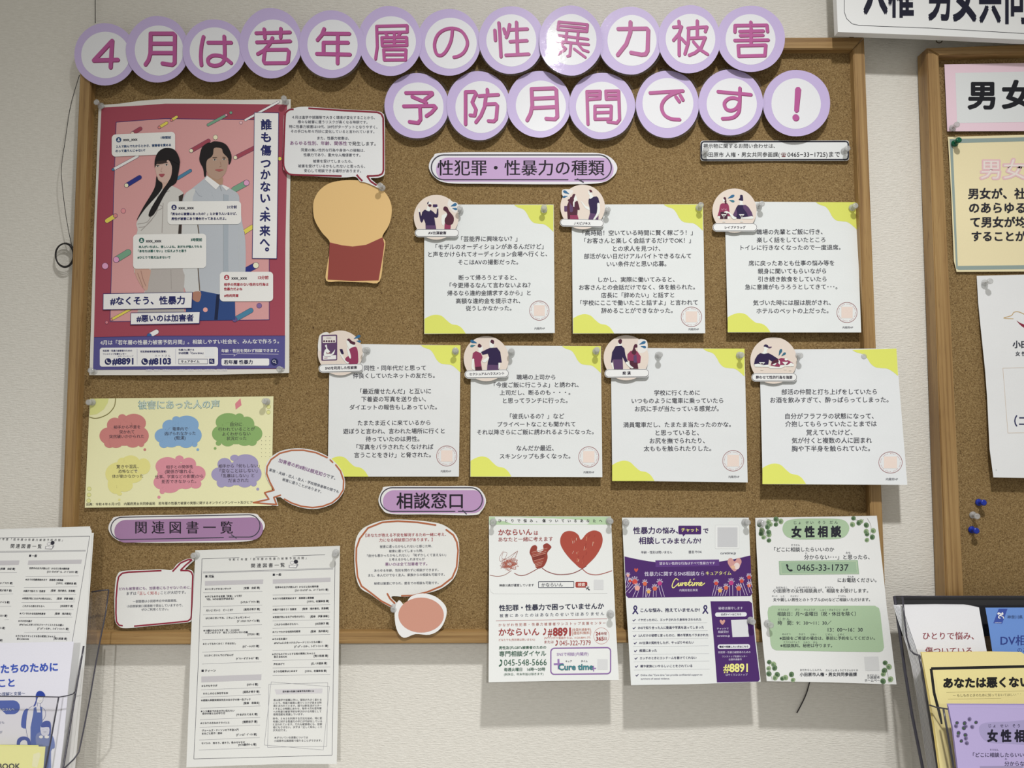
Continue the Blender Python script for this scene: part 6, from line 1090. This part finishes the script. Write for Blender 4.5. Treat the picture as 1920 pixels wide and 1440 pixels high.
for k in range(3):
    s = Sheet('leaflet', 'yellow leaflet with black frame and bold あなたは悪くない in the right rack' if k == 2 else ('yellow sheet directly behind the black-framed leaflet in the right rack' if k else 'yellow sheet at the back of the yellow leaflets in the right rack'), 'leaflet', lambda x, y, k=k: .106 + .0012 * k + rack_depth(y, 1222, 0, 1330, .018), group='yellow leaflets', white=(216, 217, 212), frame=(1750, 1220, 6.547), sl=-.012)
    e = 22 - 11 * k
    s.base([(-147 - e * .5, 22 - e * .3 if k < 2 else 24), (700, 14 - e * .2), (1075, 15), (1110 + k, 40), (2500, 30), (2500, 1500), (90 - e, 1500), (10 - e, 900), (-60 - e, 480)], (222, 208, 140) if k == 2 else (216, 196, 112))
    if k == 2:
        s.stroke([(110, 900), (10, 520), (-28, 220), (1200, 192), (2500, 170)], 34, (28, 28, 28), 1, 'border_line', cap=False); s.poly([(12, 250), (1200, 215), (2500, 200), (2500, 1400), (190, 1400), (70, 600)], (224, 212, 140), 2, 'pale_panel')
        s.text('あなたは悪くない', 128, 1180, 392, c=(26, 26, 26), off=.055, res=2); s.text('〜 もしものときのために知っておいてほしいこと', 240, 1090, 546, c=(90, 84, 60), off=.01)
        s.stroke([(160, 512), (1300, 492)], 3, (140, 130, 80), 3); s.stroke([(180, 595), (1300, 578)], 3, (140, 130, 80), 3); s.text('小田原市・神奈川県', 730, 970, 657, c=(110, 104, 76))
    s.build()
for k in range(3):
    s = Sheet('leaflet', 'lilac leaflet with grey leaves and 女性相談 at the lower right corner' if k == 2 else ('lilac sheet directly behind the front lilac leaflet' if k else 'lilac sheet at the back of the lilac leaflets'), 'leaflet', lambda x, y, k=k: .155 + .0012 * k + rack_depth(y, 1320, 0, 1440, .012), group='lilac leaflets', white=(216, 217, 222), frame=(1750, 1220, 6.547), sl=0)
    e = 16 - 8 * k; s.base([(182 - e, 666 - e), (700, 668 - e), (2500, 672 - e), (2500, 2000), (370 - e, 2000), (300 - e, 1440), (240 - e, 950), (208 - e, 800)], (178, 164, 214) if k == 2 else (160, 146, 196))
    if k == 2:
        s.stroke([(205, 690), (1200, 700)], 3, (196, 184, 226), 1); leaves(s, [(292, 885), (280, 925), (385, 890), (400, 930), (375, 950), (445, 840), (525, 880), (478, 935), (310, 1010), (305, 1045), (395, 1035), (400, 1075), (345, 1108), (412, 1135)], c=(84, 74, 112), c2=(120, 110, 150), r=26)
        s.poly(spline([(560, 960), (600, 900), (700, 880), (900, 872), (1300, 870), (1300, 1140), (900, 1140), (700, 1130), (600, 1070)], True, 4), (160, 150, 196), 1, 'grey_oval')
        s.text('じ ょ　せ い　そ う　だ', 680, 1160, 922, c=(60, 54, 84), off=.01); s.text('女 性 相 談', 668, 1290, 1048, c=(28, 26, 44), off=.05, res=2, h=155); s.text('そうだん', 695, 800, 1217, c=(70, 64, 96)); s.text('「どこに相談したらいい', 488, 1112, 1280, c=(50, 46, 74), off=.012); s.text('分からない', 875, 1180, 1387, c=(50, 46, 74), off=.012); s.text('わ', 880, 905, 1330, c=(70, 64, 96)); s.poly([(570, 1418), (1300, 1412), (1300, 1700), (600, 1700)], (150, 140, 180), 1, 'grey_oval')
    s.build()
# ------------------------------------------------------------------ push pins
PINS = [(191, 200, 'clear push pin at the upper left corner of the pink poster'), (536, 192, 'clear push pin at the upper right corner of the pink poster'), (179, 697, 'clear push pin at the lower left corner of the pink poster'), (529, 693, 'clear push pin at the lower right corner of the pink poster'),
 (717, 353, 'clear push pin on the upper right of the tan round cut-out'), (1321, 288, 'clear push pin at the left end of the narrow contact strip'), (1582, 284, 'clear push pin at the right end of the narrow contact strip'),
 (863, 396, 'clear push pin beside the badge of the first upper card'), (1020, 394, 'clear push pin on the yellow corner of the first upper card'), (1137, 397, 'clear push pin beside the badge of the second upper card'), (1310, 390, 'clear push pin on the yellow corner of the second upper card'), (1422, 387, 'clear push pin beside the badge of the third upper card'), (1597, 390, 'clear push pin on the yellow corner of the third upper card'),
 (689, 657, 'clear push pin beside the badge of the first lower card'), (854, 659, 'clear push pin on the yellow corner of the first lower card'), (959, 661, 'clear push pin beside the badge of the second lower card'), (1117, 659, 'clear push pin on the yellow corner of the second lower card'), (1234, 666, 'clear push pin beside the badge of the third lower card'), (1386, 666, 'clear push pin on the yellow corner of the third lower card'), (1494, 668, 'clear push pin beside the badge of the last lower card'), (1612, 670, 'clear push pin inside the yellow corner of the last lower card, over the frame rail'),
 (174, 754, 'clear push pin at the upper left corner of the yellow survey sheet'), (501, 753, 'clear push pin at the upper right corner of the yellow survey sheet'), (369, 1041, 'clear push pin at the upper left corner of the pinned book list'), (630, 1036, 'clear push pin at the upper right corner of the pinned book list'),
 (925, 978, 'clear push pin at the upper left corner of the heart flyer'), (1142, 976, 'clear push pin at the upper right corner of the heart flyer'), (1144, 1150, 'clear push pin halfway down the right edge of the heart flyer'), (1173, 979, 'clear push pin at the upper left corner of the purple flyer'), (1396, 979, 'clear push pin at the upper right corner of the purple flyer'), (1407, 1163, 'clear push pin halfway down the right edge of the purple flyer'),
 (1425, 980, 'clear push pin at the upper left corner of the green leaf flyer'), (1626, 975, 'clear push pin at the upper right corner of the green leaf flyer'), (1438, 1168, 'clear push pin on the left edge of the green panel of the leaf flyer'), (739, 1138, 'clear push pin at the tip of the bubble beside the salmon cut-out'), (1785, 241, 'clear push pin at the lower left corner of the pink title sheet'), (1845, 531, 'clear push pin at the upper left corner of the white bird sheet'), (1823, 965, 'clear push pin between two blue ones, bare on the right board')]
for x, y, lb in PINS:
    d = .0148
    if x > 1700: d = .0195 if y < 900 else .0142
    elif (x, y) == (1612, 670): d = .0155
    elif y > 1120: d = fdep(x, y) + .0005 if x > 900 else .0175
    elif x == 717: d = .0185
    elif x in (1321, 1582): d = .0170
    pin(x, y, d, lb)
pin(1789, 270, .0195, 'green push pin at the upper left corner of the cream sheet', 'green'); pin(1834, 942, .0142, 'blue push pin, upper one of two bare on the right board', 'blue'); pin(1821, 993, .0142, 'blue push pin, lower one of two bare on the right board', 'blue')
